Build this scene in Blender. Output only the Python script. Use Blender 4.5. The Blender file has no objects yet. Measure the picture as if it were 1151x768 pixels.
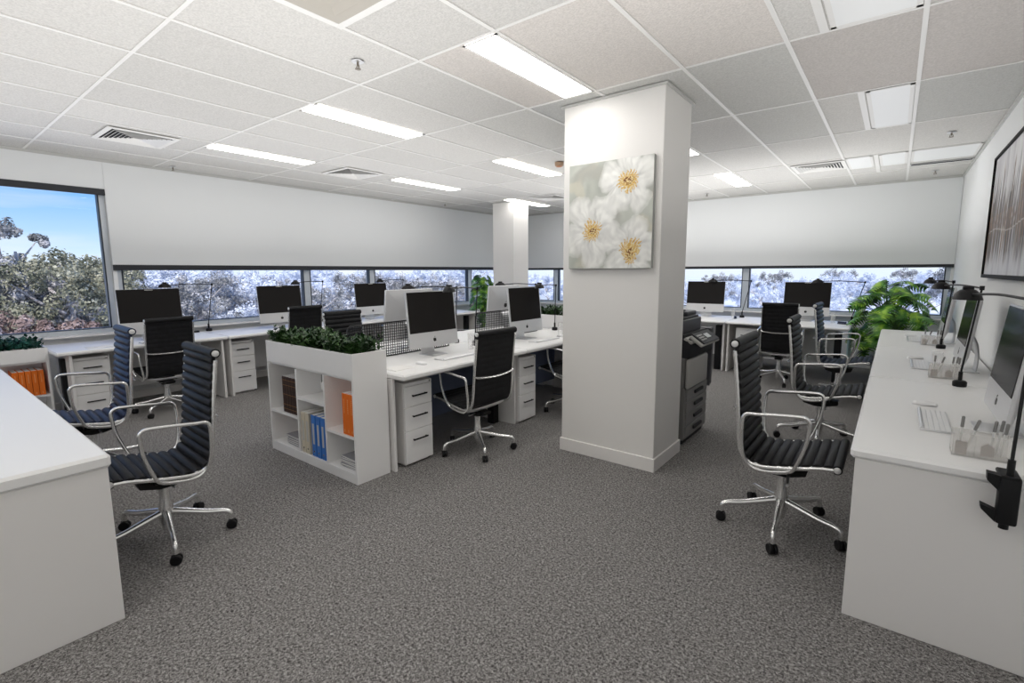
import bpy, bmesh, math, random
from mathutils import Vector, Matrix
R_ = math.radians
C = bpy.context.scene.collection
scene = bpy.context.scene

# ------------------------------------------------------------------ camera
cam_d = bpy.data.cameras.new('camera'); cam = bpy.data.objects.new('camera', cam_d); C.objects.link(cam)
F_PX, YAW, PITCH, ROLL, CX, CY = 549.4575, 0.664854, 0.129428, -0.00466993, 573.628, 376.876
cy_, sy_ = math.cos(YAW), math.sin(YAW)
fwd = Vector((-sy_*math.cos(PITCH), cy_*math.cos(PITCH), -math.sin(PITCH)))
rt = Vector((cy_, sy_, 0)); up = rt.cross(fwd)
r2 = math.cos(ROLL)*rt + math.sin(ROLL)*up; u2 = -math.sin(ROLL)*rt + math.cos(ROLL)*up
M3 = Matrix((r2, u2, -fwd)).transposed()
cam.matrix_world = Matrix.Translation((0, 0, 1.5)) @ M3.to_4x4()
cam_d.sensor_width = 36; cam_d.lens = F_PX/1151*36
cam_d.shift_x = (575.5-CX)/1151; cam_d.shift_y = (CY-384)/1151
cam_d.clip_start = 0.02; cam_d.clip_end = 2000
scene.camera = cam

# ------------------------------------------------------------------ exposure, sky, sun
scene.view_settings.view_transform = 'Standard'; scene.view_settings.look = 'None'
scene.view_settings.gamma = 1; scene.view_settings.use_curve_mapping = False
scene.view_settings.exposure = 0.0
SKY, SUN, PANEL, FILL = 1.15, 4.4, 11.0, 3.6
scene.cycles.max_bounces = 12; scene.cycles.diffuse_bounces = 8; scene.cycles.glossy_bounces = 5
scene.cycles.transmission_bounces = 8; scene.cycles.transparent_max_bounces = 16
scene.cycles.sample_clamp_indirect = 6; scene.cycles.caustics_reflective = False; scene.cycles.caustics_refractive = False

w = bpy.data.worlds.new('world'); scene.world = w; w.use_nodes = True
nt = w.node_tree; nt.nodes.clear()
def N(nt, t, **k):
    n = nt.nodes.new(t)
    for a, v in k.items(): setattr(n, a, v)
    return n
out = N(nt, 'ShaderNodeOutputWorld'); bg = N(nt, 'ShaderNodeBackground')
tc = N(nt, 'ShaderNodeTexCoord'); sp = N(nt, 'ShaderNodeSeparateXYZ'); rp = N(nt, 'ShaderNodeValToRGB')
nt.links.new(tc.outputs['Generated'], sp.inputs[0]); nt.links.new(sp.outputs['Z'], rp.inputs[0])
e = rp.color_ramp.elements
e[0].position = 0.0; e[0].color = (0.78, 0.88, 1, 1)
e[1].position = 0.5; e[1].color = (0.10, 0.26, 0.75, 1)
for p_, c_ in ((0.03, (0.60, 0.80, 1, 1)), (0.12, (0.24, 0.52, 0.95, 1)), (0.2, (0.16, 0.42, 0.92, 1))):
    x_ = e.new(p_); x_.color = c_
mp = N(nt, 'ShaderNodeMapping'); mp.inputs['Scale'].default_value = (1.3, 1.3, 11)
nz = N(nt, 'ShaderNodeTexNoise'); nz.inputs['Scale'].default_value = 2.2; nz.inputs['Detail'].default_value = 7
cr = N(nt, 'ShaderNodeValToRGB'); cr.color_ramp.elements[0].position = 0.42; cr.color_ramp.elements[1].position = 0.95
mx = N(nt, 'ShaderNodeMixRGB'); mx.inputs[2].default_value = (0.95, 0.93, 0.95, 1)
nt.links.new(tc.outputs['Generated'], mp.inputs[0]); nt.links.new(mp.outputs[0], nz.inputs[0])
nt.links.new(nz.outputs[0], cr.inputs[0]); nt.links.new(cr.outputs[0], mx.inputs[0]); nt.links.new(rp.outputs[0], mx.inputs[1])
nt.links.new(mx.outputs[0], bg.inputs[0]); bg.inputs[1].default_value = SKY; nt.links.new(bg.outputs[0], out.inputs[0])
sun_d = bpy.data.lights.new('sun', 'SUN'); sun = bpy.data.objects.new('sun', sun_d); C.objects.link(sun)
sun_d.energy = SUN; sun_d.angle = R_(1.5); sun_d.color = (1, 0.95, 0.88)
sun.rotation_euler = Vector((-0.62, 0.5, -0.75)).to_track_quat('-Z', 'Y').to_euler()   # from behind the building: falls on the trees, not into the room

# added fill without a real source, aimed at the ceiling from above eye height
for (x0, y0, x1, y1, k_) in ((-6.5, -2.8, -3.05, 6.3, .74), (-3.0, -2.8, .1, 2.5, 1.1), (-.45, 2.5, .1, 6.0, 1.3), (-4.6, 6.3, .1, 8.6, 1.25)):
    fl_d = bpy.data.lights.new('added_fill', 'AREA'); fl = bpy.data.objects.new('added_fill', fl_d); C.objects.link(fl)
    fl_d.shape = 'RECTANGLE'; fl_d.size = x1-x0; fl_d.size_y = y1-y0; fl_d.energy = k_*FILL*(x1-x0)*(y1-y0); fl_d.color = (1, .995, .985)
    fl.location = ((x0+x1)/2, (y0+y1)/2, 1.75); fl.rotation_euler = (math.pi, 0, 0)

# ------------------------------------------------------------------ materials
MATS = {}
def mat(name, col, rough=0.5, metal=0, spec=0.5, noise=None, bump=None, emit=None, trans=0, coat=0, ior=1.45):
    """noise=(scale, detail, [(pos,col),...]) ; bump=(scale, strength, distance)"""
    if name in MATS: return MATS[name]
    m = bpy.data.materials.new(name); m.use_nodes = True; t = m.node_tree; b = t.nodes['Principled BSDF']
    b.inputs['Base Color'].default_value = (*col, 1); b.inputs['Roughness'].default_value = rough
    b.inputs['Metallic'].default_value = metal; b.inputs['Specular IOR Level'].default_value = spec
    b.inputs['Transmission Weight'].default_value = trans; b.inputs['Coat Weight'].default_value = coat; b.inputs['IOR'].default_value = ior
    if emit: b.inputs['Emission Color'].default_value = (*emit[0], 1); b.inputs['Emission Strength'].default_value = emit[1]
    co = N(t, 'ShaderNodeTexCoord')
    if noise:
        n = N(t, 'ShaderNodeTexNoise'); n.inputs['Scale'].default_value = noise[0]; n.inputs['Detail'].default_value = noise[1]
        r = N(t, 'ShaderNodeValToRGB'); el = r.color_ramp.elements
        el[0].position, el[0].color = noise[2][0][0], (*noise[2][0][1], 1); el[1].position, el[1].color = noise[2][-1][0], (*noise[2][-1][1], 1)
        for p, c in noise[2][1:-1]: el.new(p).color = (*c, 1)
        t.links.new(co.outputs['Object'], n.inputs['Vector']); t.links.new(n.outputs[0], r.inputs[0]); t.links.new(r.outputs[0], b.inputs['Base Color'])
    if bump:
        n2 = N(t, 'ShaderNodeTexNoise'); n2.inputs['Scale'].default_value = bump[0]; n2.inputs['Detail'].default_value = 4
        bp = N(t, 'ShaderNodeBump'); bp.inputs['Strength'].default_value = bump[1]; bp.inputs['Distance'].default_value = bump[2]
        t.links.new(co.outputs['Object'], n2.inputs['Vector']); t.links.new(n2.outputs[0], bp.inputs['Height']); t.links.new(bp.outputs[0], b.inputs['Normal'])
    MATS[name] = m; return m
def attr_mat(name, rough=0.6, bump=None, attr='paint', noise=None):
    m = mat(name, (1, 1, 1), rough, bump=bump); t = m.node_tree; a = N(t, 'ShaderNodeVertexColor', layer_name=attr)
    b = t.nodes['Principled BSDF']
    if noise:
        n = N(t, 'ShaderNodeTexNoise'); n.inputs['Scale'].default_value = noise[0]; n.inputs['Detail'].default_value = 6
        r = N(t, 'ShaderNodeMapRange'); r.inputs[1].default_value = .35; r.inputs[2].default_value = .65; r.inputs[3].default_value = noise[1]; r.inputs[4].default_value = 1
        co = N(t, 'ShaderNodeTexCoord'); mm = N(t, 'ShaderNodeMixRGB', blend_type='MULTIPLY'); mm.inputs[0].default_value = 1
        t.links.new(co.outputs['Object'], n.inputs['Vector']); t.links.new(n.outputs[0], r.inputs[0]); t.links.new(a.outputs[0], mm.inputs[1]); t.links.new(r.outputs[0], mm.inputs[2])
        t.links.new(mm.outputs[0], b.inputs['Base Color'])
    else: t.links.new(a.outputs[0], b.inputs['Base Color'])
    return m

wall_m = mat('wall_paint', (0.85, 0.855, 0.85), 0.75, bump=(60, .08, .002))
pillar_m = mat('pillar_paint', (0.80, 0.785, 0.76), 0.6, bump=(60, .06, .002))
trim_m = mat('trim_paint', (0.82, 0.80, 0.78), 0.45)
blind_m = mat('blind_fabric', (0.79, 0.805, 0.81), 0.85, bump=(900, .15, .0005))
bar_m = mat('dark_anodised_bar', (0.02, 0.022, 0.028), 0.4)
frame_m = mat('window_frame_grey', (0.62, 0.66, 0.70), 0.35, .3)
dframe_m = mat('window_gasket', (0.02, 0.03, 0.045), 0.4)
white_m = mat('white_laminate', (0.86, 0.855, 0.85), 0.38)
wside_m = mat('white_laminate_panel', (0.80, 0.785, 0.77), 0.5)
top_m = mat('worktop_laminate', (0.86, 0.857, 0.85), 0.4)
grey_m = mat('grey_board', (0.42, 0.43, 0.45), 0.6)
blue_m = mat('slate_fabric', (0.13, 0.16, 0.24), 0.9, noise=(300, 2, [(.3, (.11, .135, .21)), (.7, (.15, .18, .27))]))
black_m = mat('black_plastic', (0.010, 0.010, 0.011), 0.45, spec=.25)
satin_m = mat('black_metal', (0.010, 0.010, 0.011), 0.4, spec=.3)
leather_m = mat('black_leather', (0.022, 0.022, 0.025), 0.5, spec=.2, noise=(25, 3, [(.3, (.010, .010, .011)), (.7, (.016, .016, .018))]), bump=(400, .15, .001))
blue_sheen_m = mat('blue_sheen_leather', (0.018, 0.028, 0.075), 0.45, spec=.35, noise=(25, 3, [(.3, (.009, .014, .036)), (.7, (.015, .023, .055))]), bump=(400, .15, .001))  # black leather with the window's blue reflection put into its colour
chrome_m = mat('polished_aluminium', (0.86, 0.86, 0.85), 0.22, .92)
cap_m = mat('pale_end_cap', (.78, .78, .77), .3, .3)
alu_m = mat('brushed_aluminium', (0.72, 0.72, 0.73), 0.32, .85)
silver_m = mat('silver_computer_shell', (0.66, 0.66, 0.67), 0.33, .35)
backshell_m = mat('matte_back_shell', (0.52, 0.52, 0.51), 0.5, .1)
screen_m = mat('black_screen_glass', (0.022, 0.0205, 0.020), 0.13, 0, .12, ior=1.13)
key_m = mat('white_keys', (0.85, 0.85, 0.85), 0.4)
logo_m = mat('black_logo', (0.01, 0.01, 0.01), 0.3)
acry_m = mat('clear_acrylic', (0.97, 0.97, 0.97), 0.03, trans=.92, ior=1.3)
paper_m = mat('paper', (0.82, 0.81, 0.79), 0.8)
mesh_m = mat('black_mesh_wire', (0.012, 0.012, 0.014), 0.4)
soil_m = mat('potting_soil', (0.03, 0.02, 0.014), 0.95, bump=(60, .6, .01))
orange_m = mat('orange_binder_board', (0.80, 0.17, 0.012), 0.5)
blueb_m = mat('blue_binder_board', (0.045, 0.19, 0.58), 0.45)
cream_m = mat('cream_binder_board', (0.66, 0.60, 0.47), 0.55)
brown_m = mat('dark_leather_spine', (0.035, 0.018, 0.012), 0.5, noise=(40, 4, [(.35, (.025, .012, .008)), (.7, (.07, .032, .018))]))
gold_m = mat('gilt_band', (0.35, 0.18, 0.06), 0.4, .6)
labelp_m = mat('spine_label', (0.55, 0.55, 0.52), 0.6)
mag_m = mat('magazine_cover', (0.30, 0.30, 0.32), 0.4)
copg_m = mat('copier_grey', (0.095, 0.095, 0.105), 0.5, spec=.3)
copd_m = mat('copier_dark', (0.028, 0.028, 0.032), 0.5, spec=.25)
copl_m = mat('copier_light', (0.44, 0.43, 0.41), 0.45)
copm_m = mat('copier_mid', (0.24, 0.235, 0.23), 0.45)
carpet_m = mat('speckled_carpet', (.1, .1, .1), 0.95, spec=.1)
# carpet: two noise layers, light and dark loops
t = carpet_m.node_tree; b = t.nodes['Principled BSDF']; co = N(t, 'ShaderNodeTexCoord')
n1 = N(t, 'ShaderNodeTexNoise'); n1.inputs['Scale'].default_value = 92; n1.inputs['Detail'].default_value = 7; n1.inputs['Roughness'].default_value = .9; n1.inputs['Distortion'].default_value = .5
n2 = N(t, 'ShaderNodeTexNoise'); n2.inputs['Scale'].default_value = 1.3; n2.inputs['Detail'].default_value = 2
cr1 = N(t, 'ShaderNodeValToRGB'); el = cr1.color_ramp.elements
el[0].position, el[0].color = .40, (.030, .028, .027, 1); el[1].position, el[1].color = .60, (.50, .485, .47, 1)
el.new(.462).color = (.112, .106, .104, 1); el.new(.515).color = (.25, .240, .234, 1)
bp = N(t, 'ShaderNodeBump'); bp.inputs['Strength'].default_value = .5; bp.inputs['Distance'].default_value = .004
t.links.new(co.outputs['Object'], n1.inputs[0]); t.links.new(n1.outputs[0], cr1.inputs[0]); t.links.new(cr1.outputs[0], b.inputs['Base Color'])
t.links.new(n1.outputs[0], bp.inputs['Height']); t.links.new(bp.outputs[0], b.inputs['Normal'])
tile_m = attr_mat('ceiling_tile', 0.9, bump=(110, .6, .005), attr='tint', noise=(95, .84))
def thin(name, col, f):
    m = bpy.data.materials.new(name); m.use_nodes = True; t = m.node_tree; t.nodes.clear()
    o_ = N(t, 'ShaderNodeOutputMaterial'); ms = N(t, 'ShaderNodeMixShader'); tr = N(t, 'ShaderNodeBsdfTransparent'); pb = N(t, 'ShaderNodeBsdfPrincipled')
    pb.inputs['Base Color'].default_value = (*col, 1); pb.inputs['Roughness'].default_value = .08; ms.inputs[0].default_value = f
    t.links.new(tr.outputs[0], ms.inputs[1]); t.links.new(pb.outputs[0], ms.inputs[2]); t.links.new(ms.outputs[0], o_.inputs[0]); return m
acry_m = thin('clear_acrylic', (.80, .78, .75), .28); tumb_m = thin('clear_tumbler_glass', (.85, .85, .85), .16)
glass_m = bpy.data.materials.new('window_glass'); glass_m.use_nodes = True
t = glass_m.node_tree; t.nodes.clear(); o_ = N(t, 'ShaderNodeOutputMaterial'); ms = N(t, 'ShaderNodeMixShader'); tr = N(t, 'ShaderNodeBsdfTransparent'); gl = N(t, 'ShaderNodeBsdfGlossy'); fr = N(t, 'ShaderNodeFresnel')
gl.inputs['Roughness'].default_value = .02; fr.inputs[0].default_value = 1.12; tr.inputs[0].default_value = (.97, .98, 1, 1)
t.links.new(fr.outputs[0], ms.inputs[0]); t.links.new(tr.outputs[0], ms.inputs[1]); t.links.new(gl.outputs[0], ms.inputs[2]); t.links.new(ms.outputs[0], o_.inputs[0])
tealg_m = mat('frosted_teal_panel', (0.42, 0.62, 0.68), 0.25)
diff_m = mat('lit_diffuser', (1, 1, 1), 0.5, emit=((1, 0.975, 0.94), PANEL))

# ------------------------------------------------------------------ mesh helpers
class MB:
    def __init__(s): s.bm = bmesh.new()
    def box(s, x0, y0, z0, x1, y1, z1, bev=0, seg=1, rot=None, piv=None):
        r = bmesh.ops.create_cube(s.bm, size=1); vs = r['verts']
        for v in vs: v.co = Vector(((x0+x1)/2+v.co.x*(x1-x0), (y0+y1)/2+v.co.y*(y1-y0), (z0+z1)/2+v.co.z*(z1-z0)))
        if bev:
            es = list({e_ for v in vs for e_ in v.link_edges})
            g = bmesh.ops.bevel(s.bm, geom=es, offset=bev, segments=seg, affect='EDGES', profile=.5)
            vs = list({v for v in vs if v.is_valid} | {v for f in g['faces'] for v in f.verts})
        if rot is not None:
            p = Vector(piv or ((x0+x1)/2, (y0+y1)/2, (z0+z1)/2))
            for v in vs: v.co = p+rot @ (v.co-p)
        return s
    def ring_loft(s, rings, cap=True, closed=False):
        rr = [[s.bm.verts.new(p) for p in ring] for ring in rings]; n = len(rr[0])
        for i in range(len(rr)-1 if not closed else len(rr)):
            a, b_ = rr[i], rr[(i+1) % len(rr)]
            for j in range(n):
                try: s.bm.faces.new((a[j], a[(j+1) % n], b_[(j+1) % n], b_[j]))
                except ValueError: pass
        if cap and not closed:
            s.bm.faces.new(rr[0][::-1]); s.bm.faces.new(rr[-1])
        return s
    def tube(s, pts, r, n=8, flat=None, closed=False, cap=True):
        """r number or list; flat=(a,b) half sizes of a rounded rectangular section"""
        pts = [Vector(p) for p in pts]; rings = []; prev = None; L = len(pts)
        for i, p in enumerate(pts):
            if closed: d = pts[(i+1) % L]-pts[i-1]
            else: d = pts[min(i+1, L-1)]-pts[max(i-1, 0)]
            d.normalize()
            if prev is None:
                ref = Vector((1, 0, 0)) if abs(d.x) < .9 else Vector((0, 1, 0))
                u = (ref-d*ref.dot(d)).normalized()
            else: u = (prev-d*prev.dot(d)).normalized()
            prev = u; v = d.cross(u); rad = r[i] if isinstance(r, (list, tuple)) else r
            ring = []
            for k in range(n):
                a = 2*math.pi*k/n
                if flat:
                    ca, sa = math.cos(a), math.sin(a); q = .35
                    ring.append(p+u*flat[0]*math.copysign(abs(ca)**q, ca)+v*flat[1]*math.copysign(abs(sa)**q, sa))
                else: ring.append(p+(u*math.cos(a)+v*math.sin(a))*rad)
            rings.append(ring)
        return s.ring_loft(rings, cap, closed)
    def lathe(s, prof, c=(0, 0, 0), n=20, axis='z'):
        rings = []
        for r, z in prof:
            ring = []
            for k in range(n):
                a = 2*math.pi*k/n; x, y = r*math.cos(a), r*math.sin(a)
                q = {'z': (x, y, z), 'x': (z, x, y), 'y': (x, z, y)}[axis]
                ring.append(Vector(q)+Vector(c))
            rings.append(ring)
        return s.ring_loft(rings)
    def poly(s, pts): s.bm.faces.new([s.bm.verts.new(p) for p in pts]); return s
    def prism(s, pts, d):
        a = [s.bm.verts.new(p) for p in pts]; b_ = [s.bm.verts.new(Vector(p)+Vector(d)) for p in pts]; n = len(a)
        s.bm.faces.new(a[::-1]); s.bm.faces.new(b_)
        for i in range(n): s.bm.faces.new((a[i], a[(i+1) % n], b_[(i+1) % n], b_[i]))
        return s
    def build(s, name, m, parent=None, smooth=None):
        bmesh.ops.recalc_face_normals(s.bm, faces=s.bm.faces)
        me = bpy.data.meshes.new(name); s.bm.to_mesh(me); s.bm.free()
        if smooth:
            for p in me.polygons: p.use_smooth = True
            if smooth != 'all': me.set_sharp_from_angle(angle=R_(smooth if smooth is not True else 40))
        me.materials.append(m)
        o = bpy.data.objects.new(name, me); C.objects.link(o)
        if parent is not None: o.parent = parent
        return o
def tag(o, label, cat, group=None, kind=None):
    o['label'] = label; o['category'] = cat
    if group: o['group'] = group
    if kind: o['kind'] = kind
    return o
def thing(name, label, cat, loc=(0, 0, 0), rz=0, group=None):
    o = bpy.data.objects.new(name, None); C.objects.link(o); o.empty_display_size = .1
    o.location = loc; o.rotation_euler = (0, 0, rz); return tag(o, label, cat, group)
def struct(name, mb, m, label=None, smooth=None, parent=None):
    o = mb.build(name, m, parent, smooth)
    if parent is None:
        o['kind'] = 'structure'
        if label: o['label'] = label
    return o
def copy_tree(o, parent=None):
    c = o.copy(); C.objects.link(c)
    if parent is not None: c.parent = parent
    for ch in list(o.children): copy_tree(ch, c)
    return c
def clone(o, label, loc, rz=0, scale=None, group=None):
    c = copy_tree(o); c.location = loc; c.rotation_euler = (0, 0, rz); c['label'] = label
    if scale: c.scale = scale
    if group: c['group'] = group
    return c
def catmull(pts, n=6, closed=False):
    P = [Vector(p) for p in pts]; o = []; L = len(P)
    for i in range(L if closed else L-1):
        g = (lambda k: P[k % L]) if closed else (lambda k: P[min(max(k, 0), L-1)])
        a, b_, c, d = g(i-1), g(i), g(i+1), g(i+2)
        for k in range(n):
            t_ = k/n; o.append(.5*((2*b_)+(c-a)*t_+(2*a-5*b_+4*c-d)*t_*t_+(3*b_-a-3*c+d)*t_**3))
    if not closed: o.append(P[-1])
    return o
def paint(o, fn, attr='paint'):
    me = o.data; ca = me.color_attributes.new(attr, 'FLOAT_COLOR', 'POINT')
    for i, v in enumerate(me.vertices): ca.data[i].color = (*fn(v.co), 1)

# ================================================================== ROOM
XL, XR, YF, YB, H = -7.15, 0.63, 9.2, -3.4, 2.775
struct('floor', MB().box(XL-.3, YB-.2, -.12, XR+.2, YF+.3, 0), carpet_m, 'grey speckled loop carpet over the whole office floor')
# ceiling: tiles with slight tint differences, aluminium tee bars
XS = [XL-.02, -6.58, -5.98, -5.38, -4.78, -4.18, -3.58, -2.98, -2.38, -1.78, -1.16, -.58, .02, XR+.02]
YS = [YB, -2.6, -1.4, -.2, 1.03, 2.15, 3.27, 4.48, 5.70, 6.97, 8.2, YF+.02]
rnd = random.Random(5)
bm = bmesh.new(); tints = []
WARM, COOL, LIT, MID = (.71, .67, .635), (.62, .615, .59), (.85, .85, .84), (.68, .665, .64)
special = {(10, 6): COOL, (10, 5): WARM, (11, 6): (.62, .585, .56), (12, 6): (.64, .605, .58), (12, 7): (.60, .60, .58), (9, 5): WARM, (8, 5): WARM, (9, 6): COOL, (10, 7): COOL, (7, 6): (.66, .65, .62), (8, 6): (.64, .64, .62)}  # WARM tiles beside the near strip light carry its warm light as tint
for i in range(len(XS)-1):
    for j in range(len(YS)-1):
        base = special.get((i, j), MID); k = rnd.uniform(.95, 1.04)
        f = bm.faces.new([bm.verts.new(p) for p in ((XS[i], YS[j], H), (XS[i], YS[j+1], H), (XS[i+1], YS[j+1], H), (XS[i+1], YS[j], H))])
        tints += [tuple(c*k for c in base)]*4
me = bpy.data.meshes.new('ceiling'); bm.to_mesh(me); bm.free(); me.materials.append(tile_m)
ceil = bpy.data.objects.new('ceiling', me); C.objects.link(ceil); ceil['kind'] = 'structure'; ceil['label'] = 'suspended ceiling of off-white mineral fibre tiles'
ca = me.color_attributes.new('tint', 'FLOAT_COLOR', 'POINT')
for i, c in enumerate(tints): ca.data[i].color = (*c, 1)
struct('ceiling_slab', MB().box(XL-.3, YB-.2, H+.04, XR+.2, YF+.3, H+.3), wall_m, 'concrete slab above the ceiling tiles')
tee_m = mat('white_tee_bar', (0.80, 0.79, 0.77), 0.4)
g = MB()
for x in XS[1:-1]: g.box(x-.012, YB, H-.006, x+.012, YF, H-.0005)
for y in YS[1:-1]: g.box(XL, y-.010, H-.005, XR, y+.010, H-.0006)
for (x, y0, y1) in ((-.30, 4.48, 5.70), (-.40, 1.03, 3.27), (-.28, 6.97, 8.2)): g.box(x-.02, y0, H-.006, x+.02, y1, H-.0007)
struct('trim_1', g, tee_m, 'white metal tee bars between the ceiling tiles')
g = MB(); 
for a in ((XL, YB, XL+.02, YF), (XR-.02, YB, XR, YF), (XL, YF-.02, XR, YF)): g.box(a[0], a[1], H-.03, a[2], a[3], H-.001)
struct('trim_2', g, mat('edge_angle', (.55, .55, .53), .5), 'metal wall angle round the ceiling edge')
# translucent unlit panels set in half tiles on the right
pm = mat('blank_white_panel', (.86, .87, .87), .35)
def panel(x0, y0, x1, y1, label):
    t_ = thing('ceiling_panel', label, 'ceiling panel', (x0, y0, H))
    g = MB(); fw = .025
    for a in ((x0, y0, x1, y0+fw), (x0, y1-fw, x1, y1), (x0, y0, x0+fw, y1), (x1-fw, y0, x1, y1)): g.box(a[0]-x0, a[1]-y0, -.008, a[2]-x0, a[3]-y0, -.0065)
    g.build('frame', tee_m, t_); MB().box(fw, fw, -.0075, x1-x0-fw, y1-y0-fw, -.003).build('blank', pm, t_)
panel(-.27, 4.50, .005, 5.68, 'blank white ceiling panel in a half tile right of the pillar')
panel(-.37, 2.10, .005, 3.25, 'blank white ceiling panel at the top edge of the photo')
panel(-.565, 6.99, -.31, 7.75, 'left one of two small white ceiling panels near the far wall')
panel(-.25, 6.99, .005, 7.75, 'right one of two small white ceiling panels near the far wall')
panel(.035, 6.99, XR-.03, 7.7, 'wide white ceiling panel beside the right wall')
t_ = thing('slot_diffuser', 'long dark slot air diffuser in the ceiling by the right wall', 'air vent', (.035, 7.86, H))
MB().box(0, 0, -.01, XR-.06, .11, -.006).build('frame', alu_m, t_)
for q in (.02, .055): MB().box(.01, q, -.012, XR-.07, q+.02, -.0095).build('slot', copd_m, t_)

# walls
def wallbox(name, a, label, m=wall_m): return struct(name, MB().box(*a), m, label)
struct('wall_right', MB().box(XR, YB-.2, 0, XR+.2, YF+.3, H+.04), wall_m, 'plain white wall behind the right row of desks')
struct('wall_back', MB().box(XL-.3, YB-.2, 0, XR, YB, H+.04), wall_m, 'plain white wall behind the viewer')
SILL = .87; WT = 2.55
g = MB().box(XL-.25, YB, 0, XL, YF+.25, SILL-.05).box(XL-.25, YB, WT, XL, YF+.25, H+.04)
for (a, b_) in ((YB, -2.2), (1.66, 1.70), (8.9, YF+.25)): g.box(XL-.25, a, SILL-.05, XL, b_, WT)
struct('wall_left', g, wall_m, 'window wall on the left, painted white below the sill')
g = MB().box(XL, YF, 0, XR, YF+.25, SILL-.07).box(XL, YF, WT, XR, YF+.25, H+.04)
for (a, b_) in ((XL, -6.95), (.60, XR)): g.box(a, YF, SILL-.07, b_, YF+.25, WT)
struct('wall_far', g, wall_m, 'far window wall, painted white below the sill')
struct('trim_3', MB().box(XL, YB, SILL-.07, XL+.09, YF, SILL-.05, .004), trim_m, 'white sill ledge along the left wall')
struct('trim_4', MB().box(XL+.09, YF-.09, SILL-.09, XR, YF, SILL-.07, .004), trim_m, 'white sill ledge along the far wall')
# baseboards
struct('baseboard_left', MB().box(XL, YB, 0, XL+.014, YF, .09, .003), trim_m)
struct('baseboard_far', MB().box(XL+.014, YF-.014, 0, XR-.014, YF, .09, .003), trim_m)
struct('baseboard_right', MB().box(XR-.014, YB, 0, XR, YF, .09, .003), trim_m)
# windows: frame + pane per light
def window(n, side, a, b_, z0, z1, dark_l=True):
    o = bpy.data.objects.new(f'window_{n}', None); C.objects.link(o); o['kind'] = 'structure'
    o['label'] = 'window light in the %s wall looking onto trees' % side
    fw = .05; f = MB(); gk = MB(); p = MB()
    def bx(m_, u0, u1, d0, d1, q0, q1):
        if side == 'left': m_.box(XL-d1, u0, q0, XL-d0, u1, q1)
        else: m_.box(u0, YF+d0, q0, u1, YF+d1, q1)
    for (u0, u1, q0, q1) in ((a, b_, z0, z0+fw), (a, b_, z1-fw, z1), (a, a+fw, z0+fw, z1-fw), (b_-fw, b_, z0+fw, z1-fw)): bx(f, u0, u1, .05, .15, q0, q1)
    i = fw; gw = .014
    for (u0, u1, q0, q1) in ((a+i, b_-i, z0+i, z0+i+gw*.6), (a+i, b_-i, z1-i-gw, z1-i), (a+i, a+i+gw, z0+i, z1-i), (b_-i-gw, b_-i, z0+i, z1-i)): bx(gk, u0, u1, .045, .12, q0, q1)
    bx(p, a+i, b_-i, .10, .106, z0+i, z1-i)
    f.build('window_frame', frame_m, o); gk.build('gasket', dframe_m, o); p.build('pane', glass_m, o)
n = 0
for (a, b_) in ((-2.2, -.30), (-.30, 1.66), (1.70, 4.07), (4.07, 5.28), (5.28, 7.78), (7.78, 8.9)):
    n += 1; window(n, 'left', a, b_, SILL-.05, WT)
for (a, b_) in ((-6.95, -5.95), (-5.95, -4.0), (-4.0, -2.05), (-2.05, .60)):
    n += 1; window(n, 'far', a, b_, SILL-.07, WT)
# roller blinds
def blind(side, a, b_, zb, label, bar=.045):
    t_ = thing('roller_blind', label, 'blind', (XL+.02, a, zb) if side == 'left' else (a, YF-.02, zb), 0, 'roller blinds on the window walls')
    L = b_-a
    if side == 'left':
        MB().box(.0, 0, bar, .004, L, H-zb-.032).build('fabric', blind_m, t_)
        MB().box(-.012, 0, 0, .016, L, bar, .006, 2).build('bottom_bar', bar_m, t_)
    else:
        MB().box(0, -.002, bar, L, .002, H-zb-.032).build('fabric', blind_m, t_)
        MB().box(0, -.014, 0, L, .014, bar, .006, 2).build('bottom_bar', bar_m, t_)
    return t_
blind('left', -2.2, 1.658, 2.375, 'off-white roller blind rolled high above the big open window', .07)
blind('left', 1.660, YF-.06, 1.535, 'off-white roller blind pulled low along the left wall windows', .065)
blind('far', XL+.05, .625, 1.53, 'off-white roller blind pulled low across the far wall windows')

# pillars
def pillar(name, x0, y0, x1, y1, label):
    o = struct(name, MB().box(x0, y0, 0, x1, y1, H-.002, .004), pillar_m, label)
    t_ = .012
    g = MB().box(x0-t_, y0-t_, 0, x1+t_, y1+t_, .105, .003); b2 = g.build('baseboard', trim_m, o)
    g = MB()
    for a in ((x0-.02, y0-.02, x1+.02, y0-.001), (x0-.02, y1+.001, x1+.02, y1+.02), (x0-.02, y0-.001, x0-.001, y1+.001), (x1+.001, y0-.001, x1+.02, y1+.001)): g.box(a[0], a[1], H-.02, a[2], a[3], H-.006)
    g.build('ceiling_angle', mat('edge_angle', (.55, .55, .53), .5), o)
    return o
pillar('pillar', -2.13, 3.415, -1.325, 3.955, 'wide white square pillar with the flower canvas')
pillar('pillar', -6.05, 7.2, -5.56, 7.66, 'slimmer white pillar in the far left corner')

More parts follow.
